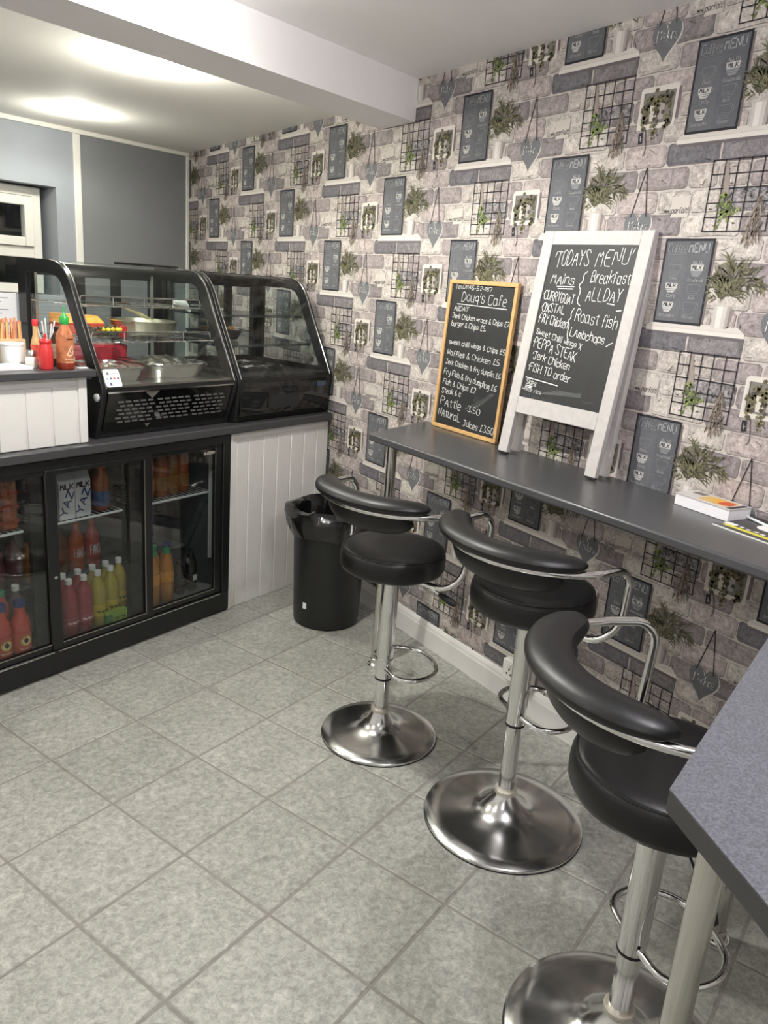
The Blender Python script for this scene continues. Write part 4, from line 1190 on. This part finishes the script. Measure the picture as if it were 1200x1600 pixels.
# ---- tall black unit behind the serving counter with notices taped on it
bu = cframe('black_unit', 'tall matt black unit behind the serving counter at left', 'cabinet', -1.05, 0.62, 0.0)
MB().box(-0.33, 0.28, 0.0, 0.40, 0.0, 1.602).obj('unit_body', M_blackmatt, bu, bevel=0.004)
MB().box(-0.32, 0.27, -0.012, -0.001, 0.1, 1.48).obj('unit_door', M_blackmatt, bu, bevel=0.003)
for k, (s0, s1, z0, z1) in enumerate(((-0.95, -0.66, 1.335, 1.455), (-0.97, -0.655, 1.13, 1.325))):
    nt_ = cframe('paper_notice', ['white printed notice taped high on the black unit', 'white printed notice taped below the other one'][k], 'notice', (s0 + s1) / 2, 0.585, 0)
    w_ = (s1 - s0) / 2
    MB().box(-w_, w_, 0.0, 0.001, z0, z1).obj('sheet', M_paper, nt_)
    qs = []
    for j in range(6):
        zz = z1 - (z1 - z0) * (0.18 + 0.13 * j)
        qs.append((rect(-w_ * .8, w_ * (.75 - .2 * (j % 3)), zz - .0018, zz + .0018), K(150, 150, 158), 0, 0))
    ink_mesh('printing', qs, nt_, M_ink, lambda x, y, l: (x, -0.0006, y))

# ---- things on the serving counter
ZT = 1.212
def ctr(name, s, t, label, cat): return empty(name, wf(s, t, ZT), TH, label, cat)
k1 = ctr('ketchup_bottle', -0.865, 0.042, 'red squeezy ketchup bottle on the serving counter', 'bottle')
MB().lathe([(0.024, 0), (0.028, 0.004), (0.029, 0.02), (0.0305, 0.055), (0.029, 0.085), (0.0245, 0.10), (0.022, 0.118)], 24).obj('bottle_body', mat('ketchup_red', C(200, 52, 54), 0.28), k1, smooth=True)
MB().lathe([(0.025, 0.116), (0.0265, 0.122), (0.024, 0.128), (0.012, 0.135), (0.0065, 0.138), (0.0055, 0.155), (0.003, 0.156)], 20).obj('nozzle_cap', mat('ketchup_cap', C(200, 40, 46), 0.3), k1, smooth=True)
k2 = ctr('chilli_sauce_bottle', -0.794, 0.030, 'tall orange chilli sauce bottle with green pointed cap', 'bottle')
MB().lathe([(0.030, 0), (0.034, 0.004), (0.035, 0.02), (0.0345, 0.125), (0.030, 0.145), (0.018, 0.165), (0.0155, 0.182)], 24).obj('bottle_body', mat('chilli_orange', C(176, 108, 72), 0.18, noise=0.35, nscale=35, coat=0.3), k2, smooth=True)
MB().lathe([(0.0345, 0.003), (0.0352, 0.006), (0.0352, 0.026), (0.0345, 0.028)], 24, cap=False).obj('sauce_left', mat('chilli_dark', C(126, 44, 28), 0.2), k2, smooth=True)
MB().lathe([(0.0175, 0.178), (0.0185, 0.182), (0.018, 0.203), (0.012, 0.21), (0.0045, 0.222), (0.0035, 0.245), (0.001, 0.246)], 20).obj('pointed_cap', mat('cap_leaf_green', C(40, 150, 66), 0.35), k2, smooth=True)
def on_k2(x, y, l, R=0.0357): return (R * math.sin(x / R), -R * math.cos(x / R), y)
rooster = [(q, K(226, 196, 170), 0.1, 0) for q in ribbons([[(-.012, .06), (-.006, .075), (.002, .09), (.010, .094), (.008, .08), (.014, .07), (.006, .058), (-.004, .056), (-.012, .06)], [(-.002, .075), (.004, .068)]], 0.0045, 1)]
rooster += [(q, K(222, 190, 166), 0, 0) for q in ribbons(strokes('~~~~~', -0.022, 0.040, 0.008, 0.044), 0.0022, 0) + ribbons(strokes('~~~~', -0.018, 0.028, 0.007, 0.036), 0.0022, 0)]
rooster += [(q, K(60, 30, 22), 0, 0) for q in ribbons(strokes('~~~', -0.012, 0.118, 0.009, 0.026), 0.0026, 0)]
rooster.append((rect(.024, .030, .03, .052), K(230, 224, 214), 0, 0))
ink_mesh('printed_label', rooster, k2, M_ink, on_k2)
k3 = ctr('hot_sauce_bottle', -0.838, 0.150, 'clear hot sauce bottle with red cap and red label', 'bottle')
MB().lathe([(0.019, 0), (0.021, 0.004), (0.021, 0.085), (0.016, 0.105), (0.0105, 0.125), (0.0095, 0.165)], 18).obj('bottle_body', mat('pepper_sauce', C(196, 160, 110), 0.15, coat=0.5), k3, smooth=True)
MB().lathe([(0.0115, 0.16), (0.0115, 0.182), (0.010, 0.184)], 14).obj('cap', mat('cap_red', C(206, 40, 50), 0.35), k3, smooth=True)
MB().lathe([(0.0214, 0.015), (0.0214, 0.085)], 18, cap=False).obj('label', mat('label_redwhite', C(206, 76, 66), 0.45, noise=0.5, nscale=55), k3, smooth=True)
k4 = ctr('salt_shaker', -0.889, 0.100, 'glass salt shaker with metal lid beside the ketchup', 'shaker')
MB().lathe([(0.020, 0), (0.022, 0.004), (0.021, 0.03), (0.018, 0.042)], 18).obj('glass_body', mat('salt_glass', C(222, 222, 218), 0.15, coat=0.5), k4, smooth=True)
MB().lathe([(0.0185, 0.041), (0.0185, 0.056), (0.014, 0.064), (0.001, 0.066)], 18).obj('metal_lid', M_steel, k4, smooth=True)
k5 = ctr('brown_sauce_bottle', -0.768, 0.118, 'brown sauce bottle between the ketchup and chilli sauce', 'bottle')
MB().lathe([(0.024, 0), (0.026, 0.004), (0.026, 0.10), (0.018, 0.118), (0.012, 0.13)], 18).obj('bottle_body', mat('brown_sauce', C(84, 58, 36), 0.2), k5, smooth=True)
MB().lathe([(0.0135, 0.128), (0.0135, 0.145), (0.010, 0.147)], 14).obj('cap', KCAP, k5, smooth=True)
MB().lathe([(0.0265, 0.03), (0.0265, 0.085)], 18, cap=False).obj('label', mat('label_cream', C(206, 200, 176), 0.5, noise=0.3, nscale=90), k5, smooth=True)
k6 = ctr('white_pot', -0.908, 0.190, 'round white plastic pot with lid on the serving counter', 'pot')
MB().lathe([(0.040, 0), (0.044, 0.004), (0.047, 0.085), (0.049, 0.087), (0.049, 0.095), (0.046, 0.097), (0.001, 0.097)], 28).obj('pot_body', mat('pot_white', C(226, 226, 224), 0.35), k6, smooth=True)
k7 = ctr('stirrer_holder', -0.855, 0.300, 'holder packed with wooden coffee stirrers', 'holder')
MB().box(-0.05, 0.05, -0.022, 0.022, 0, 0.085).obj('holder_box', mat('holder_card', C(226, 190, 150), 0.5), k7)
rn = random.Random(2)
for k in range(22):
    x = -0.046 + 0.092 * (k % 11) / 10; y = -0.01 + 0.02 * (k // 11)
    MB().box(-0.0035, 0.0035, -0.0008, 0.0008, 0.0, rn.uniform(0.145, 0.165)).obj('wooden_stirrer', mat('stirrer_wood%d' % (k % 3), C(*((222, 184, 124), (206, 160, 104), (214, 128, 104))[k % 3]), 0.6), k7, loc=(x, y, 0.0)).rotation_euler = (rn.uniform(-.05, .05), rn.uniform(-.08, .08), 0)
k8 = ctr('order_pad', -0.985, 0.105, 'white order pad lying on the serving counter', 'notepad')
MB().box(-0.09, 0.07, -0.06, 0.05, 0.0, 0.012).obj('pages', M_paper, k8, bevel=0.001)
k9 = ctr('napkin_tub', -0.752, 0.215, 'clear tub of cutlery behind the chilli sauce', 'tub')
MB().lathe([(0.034, 0), (0.04, 0.10), (0.042, 0.10), (0.036, 0.0)], 20, cap=False).obj('tub_wall', M_glass, k9, smooth=True)
for k in range(5): MB().tube([(0.0, 0.0, 0.01), (-0.04 + k * .02, 0.01 - .01 * (k % 2), 0.15 + .01 * (k % 3))], 0.003, 6).obj('plastic_handle', mat('cutlery_white', C(228, 228, 226), 0.3), k9, smooth=True)
k10 = ctr('sachet', -0.725, 0.03, 'small paper sachet by the foot of the cabinet', 'sachet')
MB().box(-0.02, 0.02, -0.008, 0.008, 0.0, 0.003).obj('packet', M_paper, k10)

k1.scale = (0.84, 0.84, 0.82)
k2.scale = (0.92, 0.92, 0.92)
k3.scale = (0.9, 0.9, 0.92)
k6.scale = (0.85, 0.85, 0.85)
# ================================================================== WALL BAR
ZB = 1.035
bar = empty('breakfast_bar', (0, 0, 0), 0, 'long dark grey breakfast bar fixed along the papered wall', 'bar')
MB().prism([(-0.006, -1.864), (-0.006, -3.641), (-0.400, -3.785), (-0.438, -2.055)], ZB - 0.030, ZB).obj('bar_top', mat('bar_laminate', C(72, 72, 74), 0.30, noise=0.10, nscale=300, bump=0.04, bscale=500), bar, bevel=0.007)
def pole_leg(parent, x, y, z1, r=0.0215):
    leg = MB().lathe([(r, 0.012), (r, z1)], 20).obj('leg', M_pole, parent, smooth=True, loc=(x, y, 0))
    MB().lathe([(0.037, 0.0), (0.037, 0.006), (0.033, 0.012), (0.026, 0.016), (0.024, 0.034), (r, 0.036)], 24).obj('foot_flange', M_chrome, leg, smooth=True)
    MB().lathe([(r + .004, z1 - .018), (0.034, z1 - .006), (0.034, z1)], 20).obj('top_flange', M_chrome, leg, smooth=True)
pole_leg(bar, -0.330, -2.075, ZB - 0.031)
pole_leg(bar, -0.350, -3.765, ZB - 0.031)

tb = empty('corner_table', (0, 0, 0), 0, 'grey speckled high table with a clipped corner at lower right', 'table')
P1 = Vector((-1.331, -4.128)); P2 = P1 + 0.26 * Vector((-0.397, -0.918)); P3 = P2 + 0.34 * Vector((0.342, -0.94)); P4 = Vector((-0.004, P3.y + 0.364 * (-P3.x - 0.004)))
poly = [(-0.004, -3.650), (-0.401, -3.795), tuple(P1), tuple(P2), tuple(P3), tuple(P4)]
MB().prism(poly, ZB - 0.001, ZB + 0.0002).obj('table_face', M_table, tb)
MB().prism(poly, ZB - 0.032, ZB - 0.0011).obj('table_edge', M_edge, tb, bevel=0.002)
pole_leg(tb, -1.113, -4.090, ZB - 0.033, 0.0225)
pole_leg(tb, -0.95, -4.42, ZB - 0.033, 0.0225)
pole_leg(tb, -0.20, -4.05, ZB - 0.033, 0.0225)

# ================================================================== BAR STOOLS
def stool(x, y, back_deg, seat_top, seat_r, base_r, tube_dz, sleeve_z, foot_deg, lever_deg, label, thick=0.075, foot_dz=0.055, clamp=True, span=1.12, back=0.235):
    r = empty('bar_stool', (x, y, 0), 0, label, 'stool', 'black chrome bar stools along the wall bar')
    base = MB().lathe([(base_r - .006, 0.0), (base_r, 0.004), (base_r, 0.010), (base_r - .004, 0.014), (base_r * .8, 0.019), (base_r * .6, 0.026), (base_r * .42, 0.036), (base_r * .30, 0.050), (base_r * .22, 0.072), (0.038, 0.092), (0.034, 0.100)], 56).obj('base', M_chrome_worn, r, smooth=True)
    MB().lathe([(base_r + .001, 0.0), (base_r + .0015, 0.003), (base_r - .002, 0.0045)], 56, cap=False).obj('rubber_edge', M_rubber, base)
    MB().lathe([(0.0335, 0.094), (0.0345, 0.10), (0.0345, 0.112), (0.031, 0.116)], 30).obj('collar', mat('ivory_collar', C(206, 200, 186), 0.3, 0.4), r, smooth=True)
    MB().lathe([(0.0255, 0.10), (0.0255, sleeve_z + 0.01)], 28).obj('lower_column', M_chrome, r, smooth=True)
    sleeve = MB().lathe([(0.0285, sleeve_z), (0.0305, sleeve_z + .002), (0.0305, seat_top - thick - 0.02)], 28).obj('upper_column', M_chrome, r, smooth=True)
    MB().lathe([(0.0308, sleeve_z - .004), (0.0312, sleeve_z), (0.0308, sleeve_z + .004)], 28, cap=False).obj('seam_ring', M_rubber, sleeve)
    # foot rest : clamp and D shaped loop
    fz = sleeve_z + foot_dz
    fa = math.radians(foot_deg)
    ca, sa = math.cos(fa), math.sin(fa)
    if clamp: MB().lathe([(0.0335, fz - .026), (0.0345, fz - .022), (0.0345, fz + .022), (0.0335, fz + .026)], 28).obj('foot_clamp', M_chrome, r, smooth=True)
    loop = [(-0.005, 0.034), (0.0, 0.10), (0.05, 0.135), (0.12, 0.128), (0.175, 0.085), (0.195, 0.0), (0.175, -0.085), (0.12, -0.128), (0.05, -0.135), (0.0, -0.10), (-0.005, -0.034)]
    path = fillet([(p[0] * ca - p[1] * sa, p[0] * sa + p[1] * ca, fz - 0.01) for p in loop], 0.04, 4)
    MB().tube(path, 0.0085, 10).obj('foot_rest', M_chrome, r, smooth=True)
    # seat
    zb = seat_top - thick
    prof = [(0.001, zb), (seat_r * .90, zb), (seat_r * .97, zb + .008), (seat_r * 1.0, zb + .022), (seat_r * 1.005, zb + thick * .5), (seat_r * .995, zb + thick * .72), (seat_r * .965, zb + thick * .86), (seat_r * .90, zb + thick * .955), (seat_r * .75, zb + thick * .995), (seat_r * .4, zb + thick), (0.001, zb + thick * .985)]
    seat = MB().lathe(prof, 56).obj('seat', M_leather, r, smooth=True)
    MB().tube([(seat_r * .955 * math.cos(2 * PI * k / 56), seat_r * .955 * math.sin(2 * PI * k / 56), zb + thick * .895) for k in range(56)], 0.0028, 6, closed=True).obj('piping', M_leather, seat, smooth=True)
    MB().box(-0.055, 0.055, -0.045, 0.045, zb - 0.022, zb).obj('seat_plate', M_blackmatt, r, bevel=0.003)
    # height lever
    la = math.radians(lever_deg); cl, sl = math.cos(la), math.sin(la)
    lever = MB().tube(fillet([(0.04 * cl, 0.04 * sl, zb - .012), (0.10 * cl, 0.10 * sl, zb - .016), (0.20 * cl, 0.20 * sl, zb - .055)], 0.03, 4), 0.004, 8).obj('lever', M_chrome, r, smooth=True)
    MB().tube([(0.185 * cl, 0.185 * sl, zb - .049), (0.20 * cl, 0.20 * sl, zb - .055), (0.235 * cl, 0.235 * sl, zb - .068), (0.25 * cl, 0.25 * sl, zb - .073)], [0.007, 0.010, 0.013, 0.008], 10).obj('lever_grip', M_blackmatt, lever, smooth=True)
    # back : U shaped chrome tube and wrap round pad
    bd = math.radians(back_deg); cb, sb = math.cos(bd), math.sin(bd)
    A, Bk, tz = 0.268, back, seat_top + tube_dz
    def loc(ax, side, z): return (ax * cb - side * sb, ax * sb + side * cb, z)      # ax along the back direction
    u = [loc(0.0, -0.10, zb - .012), loc(-0.02, -A * .86, zb - .012), loc(-0.06, -A, zb + .04), loc(-0.07, -A, tz - .035), loc(-0.035, -A, tz)]
    core = [loc(Bk * math.sin(a), -A * math.cos(a), tz) for a in [PI * (0.06 + .88 * k / 22) for k in range(23)]]
    v = [loc(-0.035, A, tz), loc(-0.07, A, tz - .035), loc(-0.06, A, zb + .04), loc(-0.02, A * .86, zb - .012), loc(0.0, 0.10, zb - .012)]
    MB().tube(fillet(u[:-1] + [u[-1], core[0]], 0.045, 5)[:-1] + core + fillet([core[-1]] + v, 0.045, 5)[1:], 0.0105, 10).obj('arm_tube', M_chrome, r, smooth=True)
    sec_up = [(0.016, 0.004), (0.033, 0.012), (0.038, 0.028), (0.026, 0.042), (0.0, 0.052), (-0.030, 0.050), (-0.058, 0.038), (-0.068, 0.016), (-0.058, -0.006), (-0.012, -0.004)]
    sec_lo = [(-0.012, 0.004), (-0.006, -0.014), (-0.012, -0.046), (-0.026, -0.072), (-0.046, -0.078), (-0.062, -0.060), (-0.068, -0.02), (-0.060, 0.008)]
    pad = MB()
    for sec, span, px in ((sec_up, span, 6), (sec_lo, span - .2, 4)):
        rings = []
        n = 30
        for k in range(n + 1):
            q = -1 + 2 * k / n
            a = PI / 2 + q * span
            f = max(0.10, (1 - abs(q) ** px) ** 0.5)
            cx_, cy_ = Bk * math.sin(a), -A * math.cos(a)
            nx_, ny_ = math.sin(a) / Bk, -math.cos(a) / A
            nl = math.hypot(nx_, ny_); nx_ /= nl; ny_ /= nl
            mr_, mh = sum(p[0] for p in sec) / len(sec), sum(p[1] for p in sec) / len(sec)
            rings.append([loc(cx_ + nx_ * (mr_ + (p[0] - mr_) * f), cy_ + ny_ * (mr_ + (p[0] - mr_) * f), tz + mh + (p[1] - mh) * f) for p in sec])
        pad.loft(rings, True, True)
    po = pad.obj('backrest', M_leather, r, smooth=True)
    sb_ = po.modifiers.new('soft', 'SUBSURF'); sb_.levels = 1; sb_.render_levels = 1
    return r
stool(-0.617, -2.535, 192, 0.745, 0.183, 0.213, 0.175, 0.235, -12, -62, 'bar stool nearest the bin, its whole round base in view', 0.088)
stool(-0.531, -3.121, 181, 0.812, 0.181, 0.250, 0.120, 0.345, -8, 20, 'middle bar stool with the widest chrome base', 0.088, 0.045, False, 1.24, 0.252)
stool(-0.840, -3.828, 152, 0.745, 0.190, 0.245, 0.172, 0.27, -20, -120, 'nearest bar stool, half hidden by the speckled table', 0.092, 0.035, False, 1.09, 0.278)

# ================================================================== BIN
bn = empty('rubbish_bin', (-0.285, -1.555, 0), 0, 'round black plastic rubbish bin with a black liner beside the counter panel', 'bin')
MB().lathe([(0.150, 0.0), (0.158, 0.006), (0.161, 0.04), (0.176, 0.51), (0.190, 0.54), (0.190, 0.555), (0.174, 0.555), (0.150, 0.03), (0.001, 0.03)], 44, cap=False).add([(0.150 * math.cos(2 * PI * k / 44), 0.150 * math.sin(2 * PI * k / 44), 0.0) for k in range(44)], [tuple(range(44))]).obj('bin_body', M_bin, bn, smooth=True)
rn = random.Random(8)
rings = []
for (rr, zz, am) in ((0.190, 0.455, .010), (0.206, 0.50, .012), (0.222, 0.545, .010), (0.212, 0.575, .010), (0.186, 0.585, .008), (0.160, 0.565, .010), (0.150, 0.46, .016), (0.135, 0.34, .02), (0.09, 0.24, .02), (0.002, 0.22, 0)):
    ph = rn.uniform(0, 6)
    rings.append([((rr + am * (math.sin(7 * a + ph) * .6 + rn.uniform(-.5, .5))) * math.cos(a), (rr + am * (math.sin(7 * a + ph) * .6 + rn.uniform(-.5, .5))) * math.sin(a), zz + am * math.sin(5 * a + ph) * .7) for a in [2 * PI * k / 60 for k in range(60)]])
MB().loft(rings, True, False).obj('bin_liner', M_bag, bn, smooth=True)
MB().prism_x([(-0.010, 0.10), (0.010, 0.10), (0.010, 0.13), (-0.010, 0.13)], -0.1655, -0.1625).obj('sticker', M_paper, bn).rotation_euler = (0, 0, 0.35)

# ================================================================== CHALKBOARDS
def board_frame(name, pts, label, cat='chalkboard'):
    """local x to the right along the board, y up the board, z out of its face"""
    bl_, br_, tl_ = [Vector(p) for p in pts]
    X = (br_ - bl_).normalized()
    Y = (tl_ - bl_); Y = (Y - X * Y.dot(X)).normalized()
    Zv = X.cross(Y)
    o = bpy.data.objects.new(name, None)
    COL.objects.link(o)
    o.matrix_world = Matrix(((X.x, Y.x, Zv.x, bl_.x), (X.y, Y.y, Zv.y, bl_.y), (X.z, Y.z, Zv.z, bl_.z), (0, 0, 0, 1)))
    o.empty_display_size = 0.05
    return tag(o, label, cat), (br_ - bl_).length, (tl_ - bl_).length
def write(parent, lines, w=0.0032, z=0.0):
    """one mesh of chalk per line of writing"""
    for i, (s_, x, y, h, wd, dip, faint) in enumerate(lines):
        qs = ribbons(strokes(s_, x, y, h, wd, 0.14, 0.42, i + 3, dip), min(w, h * .105) * (0.8 if faint else 1.0), 1)
        v, f = [], []
        for q in qs:
            b = len(v)
            v += [(p[0], p[1], z + 0.0006 + 0.0001 * (len(f) % 3)) for p in q]
            f.append((b, b + 1, b + 2, b + 3))
        MB().add(v, f).obj('chalk_writing', M_chalk_faint if faint else M_chalk, parent)
def rule(parent, pts, w=0.003, z=0.0, faint=False):
    v, f = [], []
    for q in ribbons([pts], w, 1):
        b = len(v); v += [(p[0], p[1], z + 0.0007) for p in q]; f.append((b, b + 1, b + 2, b + 3))
    MB().add(v, f).obj('chalk_line', M_chalk_faint if faint else M_chalk, parent)

# small board in a pale wooden frame
sm, bw_, bh_ = board_frame('menu_board', [(-0.048, -1.966, ZB + 0.001), (-0.048, -2.376, ZB + 0.001), (-0.020, -1.990, 1.643)], 'small chalkboard in a pale wooden frame headed with the cafe name')
fwid = 0.016
for a in ((0, bw_, 0, fwid), (0, bw_, bh_ - fwid, bh_)): MB().box(a[0], a[1], a[2], a[3], -0.008, 0.008).obj('frame_rail', M_pine, sm, bevel=0.002)
for a in ((0, fwid, fwid, bh_ - fwid), (bw_ - fwid, bw_, fwid, bh_ - fwid)): MB().box(a[0], a[1], a[2], a[3], -0.008, 0.008).obj('frame_stile', M_pine, sm, bevel=0.002)
MB().box(fwid - .002, bw_ - fwid + .002, fwid - .002, bh_ - fwid + .002, -0.006, 0.001).obj('slate', M_chalkboard, sm)
W_, H_ = bw_, bh_
write(sm, [
    ('Tel.01145-52-187', .035, H_ * .945, .016, .225, .004, False),
    ("Doug's Cafe", .085, H_ * .865, .038, .265, .006, False),
    ('AllDAY', .045, H_ * .80, .020, .09, .0, False),
    ('Jerk Chicken wraps & Chips £7', .040, H_ * .752, .019, .345, .012, False),
    ('burger & Chips £5.', .040, H_ * .700, .020, .215, .006, False),
    ('sweet chilli wings & Chips £5', .040, H_ * .578, .019, .345, .010, False),
    ('Waffles & Chicken £5', .037, H_ * .504, .022, .325, .010, False),
    ('Jerk Chicken & fry dumplin £6', .035, H_ * .442, .020, .345, .020, False),
    ('Fry Fish & fry dumpling £6', .032, H_ * .374, .023, .335, .030, False),
    ('Fish & Chips £7', .034, H_ * .304, .022, .215, .012, False),
    ('Steak & c', .034, H_ * .242, .022, .125, .0, False), ('£6', .245, H_ * .235, .018, .03, .0, True),
    ('PAttie', .034, H_ * .158, .034, .135, .004, False), ('3.50', .215, H_ * .158, .024, .075, .004, False),
    ('NAturaL', .030, H_ * .085, .034, .145, .010, False), ('Juices £3.50', .200, H_ * .055, .026, .185, .004, False)], 0.0022, 0.001)
rule(sm, [(.06, H_ * .845), (.36, H_ * .838)], .003, 0.001)
for k in range(9): rule(sm, [(.20 + k * .012, H_ * (.17 + .008 * k)), (.235 + k * .013, H_ * (.20 + .013 * k)), (.275 + k * .010, H_ * (.205 + .012 * k))], .0055, 0.0004, True)

# large white framed A board
ab, aw, ah = board_frame('a_frame_board', [(-0.150, -2.497, ZB + 0.010), (-0.132, -2.950, ZB + 0.010), (-0.040, -2.546, 1.822)], 'large whitewashed A-frame chalkboard listing the menu of the day')
sw = 0.046
for x0 in (0, aw - sw):
    MB().box(x0, x0 + sw, 0, ah, -0.020, 0.0).obj('front_stile', M_wwood, ab, bevel=0.002)
    MB().box(x0 + .004, x0 + sw - .004, -0.006, 0.0, -0.018, -0.002).obj('rubber_foot', M_rubber, ab)
PBt = ah * 0.265
MB().box(sw, aw - sw, ah - sw, ah, -0.020, 0.0).obj('top_rail', M_wwood, ab, bevel=0.002)
MB().box(sw, aw - sw, PBt - .058, PBt, -0.020, 0.0).obj('lower_rail', M_wwood, ab, bevel=0.002)
MB().box(sw, aw - sw, PBt, ah - sw, -0.014, -0.004).obj('slate', M_chalkboard, ab)
for x0 in (0, aw - sw):      # rear legs, folded up close behind
    MB().loft([[(x0 + .002, 0.008, -0.078), (x0 + sw - .002, 0.008, -0.078), (x0 + sw - .002, 0.006, -0.058), (x0 + .002, 0.006, -0.058)], [(x0 + .002, ah, -0.043), (x0 + sw - .002, ah, -0.043), (x0 + sw - .002, ah, -0.023), (x0 + .002, ah, -0.023)]]).obj('rear_stile', M_wwood, ab, bevel=0.002)
MB().box(sw, aw - sw, ah - .045, ah - .005, -0.042, -0.024).obj('rear_rail', M_wwood, ab)
X0, X1, Y0, Y1 = sw, aw - sw, PBt, ah - sw
IW, IH = X1 - X0, Y1 - Y0
def at(fx, fy): return X0 + IW * fx, Y0 + IH * (1 - fy)
L_ = []
for (s_, fx, fy, h, wd, dip, faint) in (
    ("'TODAYS", .05, .135, .062, .43, -.006, 0), ("MENU'", .55, .125, .062, .40, -.006, 0),
    ('MAins', .06, .245, .040, .30, .0, 0), ('Breakfast', .54, .225, .046, .44, .0, 0),
    ('*CURRYGOAT', .01, .345, .038, .40, .012, 0), ('ALLDAY', .53, .335, .050, .40, .0, 0),
    ('*OXSTAL', .02, .425, .036, .30, .004, 0), ('Roast fish', .46, .465, .048, .50, .016, 0),
    ('*FRY Chicken', .01, .497, .038, .39, .014, 0), ('LAmbchops', .44, .560, .034, .42, .016, 0),
    ('*Sweet Chilli wings X', .01, .572, .024, .62, .036, 0),
    ('*PEPPA STEAK', .01, .655, .042, .58, .034, 0),
    ('*Jerk Chicken', .04, .735, .032, .50, .022, 0),
    ('*FISH TO order', .02, .815, .034, .56, .020, 0),
    ('steam whatever', .10, .855, .014, .30, .006, 1),
    ('Sides', .03, .905, .022, .14, .004, 0), ('white rice', .0, .95, .016, .26, .006, 0), ('rice & peas dumpling', .0, .985, .014, .46, .010, 1), ('Thanks', .76, .965, .014, .13, -.004, 1)):
    x, y = at(fx, fy)
    L_.append((s_, x + .006, y, h * .82, IW * wd * .97, dip, faint))
write(ab, L_, 0.0024, -0.004)
def arule(pts, faint=False): rule(ab, [at(*p) for p in pts], .0034, -0.004, faint)
arule([(.17, .262), (.38, .258)]); arule([(.19, .275), (.37, .272)])
arule([(.50, .16), (.46, .18), (.475, .22), (.43, .245), (.47, .28), (.45, .35), (.50, .372)])
arule([(.44, .39), (.415, .42), (.43, .45), (.40, .47), (.43, .50), (.42, .54), (.45, .60)])
arule([(.03, .865), (.45, .885)]); arule([(.05, .918), (.14, .920)]); arule([(.05, .928), (.13, .930)])
arule([(.92, .385), (.97, .38)]); arule([(.90, .60), (.94, .58), (.96, .575)]); arule([(.80, .345), (.88, .35)])
for k in range(5): arule([(.25 + .05 * k, .955 - .01 * k), (.5 + .04 * k, .94 - .006 * k), (.75, .93 - .006 * k)], True)

# ================================================================== PAPERS ON THE BAR
bk = empty('cookbook', (-0.060, -3.345, ZB), 1.5708 - 0.10, 'thick white softback book with a food photograph on its cover', 'book')
# local x runs toward +y (left in view), y toward the room
MB().box(-0.085, 0.105, -0.042, 0.052, 0.0005, 0.034).obj('pages', mat('page_edges', C(236, 234, 238), 0.8, noise=0.05, nscale=300), bk, bevel=0.001)
MB().box(-0.087, 0.107, -0.043, 0.054, 0.034, 0.0362).obj('cover', mat('book_cover', C(206, 200, 200), 0.35), bk)
cv = [(rrect(-.060, .04, -.03, .04, .015), K(214, 178, 110), 0.5, 0), (rrect(-.050, .012, -.022, .022, .02), K(222, 168, 70), 0.5, 1), (rrect(-.058, -.02, -.02, .03, .015), K(206, 88, 62), 0.5, 2), (rect(.05, .09, -.03, .0), K(120, 110, 104), 0.3, 1), (rect(-.082, -.066, -.035, .045), K(60, 56, 58), 0.3, 1)]
ink_mesh('cover_photo', cv, bk, M_ink, lambda x, y, l: (x, y, 0.0364 + l * .0002))
mg = empty('magazine', (-0.135, -3.53, ZB), 1.5708 - 0.10, 'dark food magazine with a yellow band lying beside the book', 'magazine')
MB().box(-0.12, 0.10, -0.125, 0.065, 0.0005, 0.005).obj('pages', mat('mag_pages', C(226, 226, 220), 0.6), mg)
MB().box(-0.12, 0.10, -0.125, 0.065, 0.005, 0.0056).obj('cover', mat('mag_cover', C(50, 50, 52), 0.3), mg)
cv = [(rect(-.10, .085, .028, .046), K(214, 206, 74), 0.1, 0), (rrect(.06, .098, .005, .028, .006), K(232, 232, 230), 0.1, 0)]
for k in range(7): cv.append((rrect(-.095 + k * .022, -.082 + k * .022, .010 + .003 * (k % 2), .022 + .003 * (k % 2), .003), K(226, 224, 220), 0.3, 1))
cv += [(rrect(-.11, .04, -.09, -.02, .03), K(232, 230, 228), 0.2, 0), (rrect(-.10, -.04, -.08, -.03, .02), K(206, 110, 80), 0.4, 1)]
ink_mesh('cover_print', cv, mg, M_ink, lambda x, y, l: (x, y, 0.0058 + l * .0002))
pn = empty('pen', (-0.055, -3.475, ZB + .0095), 1.2, 'white ballpoint pen beside the book', 'pen')
MB().tube([(-0.06, 0, 0), (0.05, 0, 0), (0.066, 0, 0), (0.07, 0, 0)], [.0038, .0038, .0022, .0008], 10).obj('barrel', M_paper, pn, smooth=True)

# ================================================================== SOCKET AND CABLE BOX BY THE SKIRTING
sk = empty('wall_socket', (-0.003, -2.635, 0.155), 0, 'white double wall socket low on the papered wall behind the middle stool', 'socket')
MB().box(-0.032, -0.001, -0.075, 0.075, -0.043, 0.043).obj('back_box', M_upvc, sk, bevel=0.004)
MB().box(-0.041, -0.0325, -0.074, 0.074, -0.042, 0.042).obj('face_plate', M_upvc, sk, bevel=0.003)
for y in (-0.036, 0.036):
    MB().box(-0.045, -0.0405, y - .009, y + .009, 0.012, 0.030).obj('switch', M_white, sk, bevel=0.002)
    for dy_, dz in ((0, 0.004), (-0.011, -0.014), (0.011, -0.014)):
        MB().box(-0.0418, -0.0412, y + dy_ - .003, y + dy_ + .003, dz - .004, dz + .004).obj('pin_hole', M_blackmatt, sk)
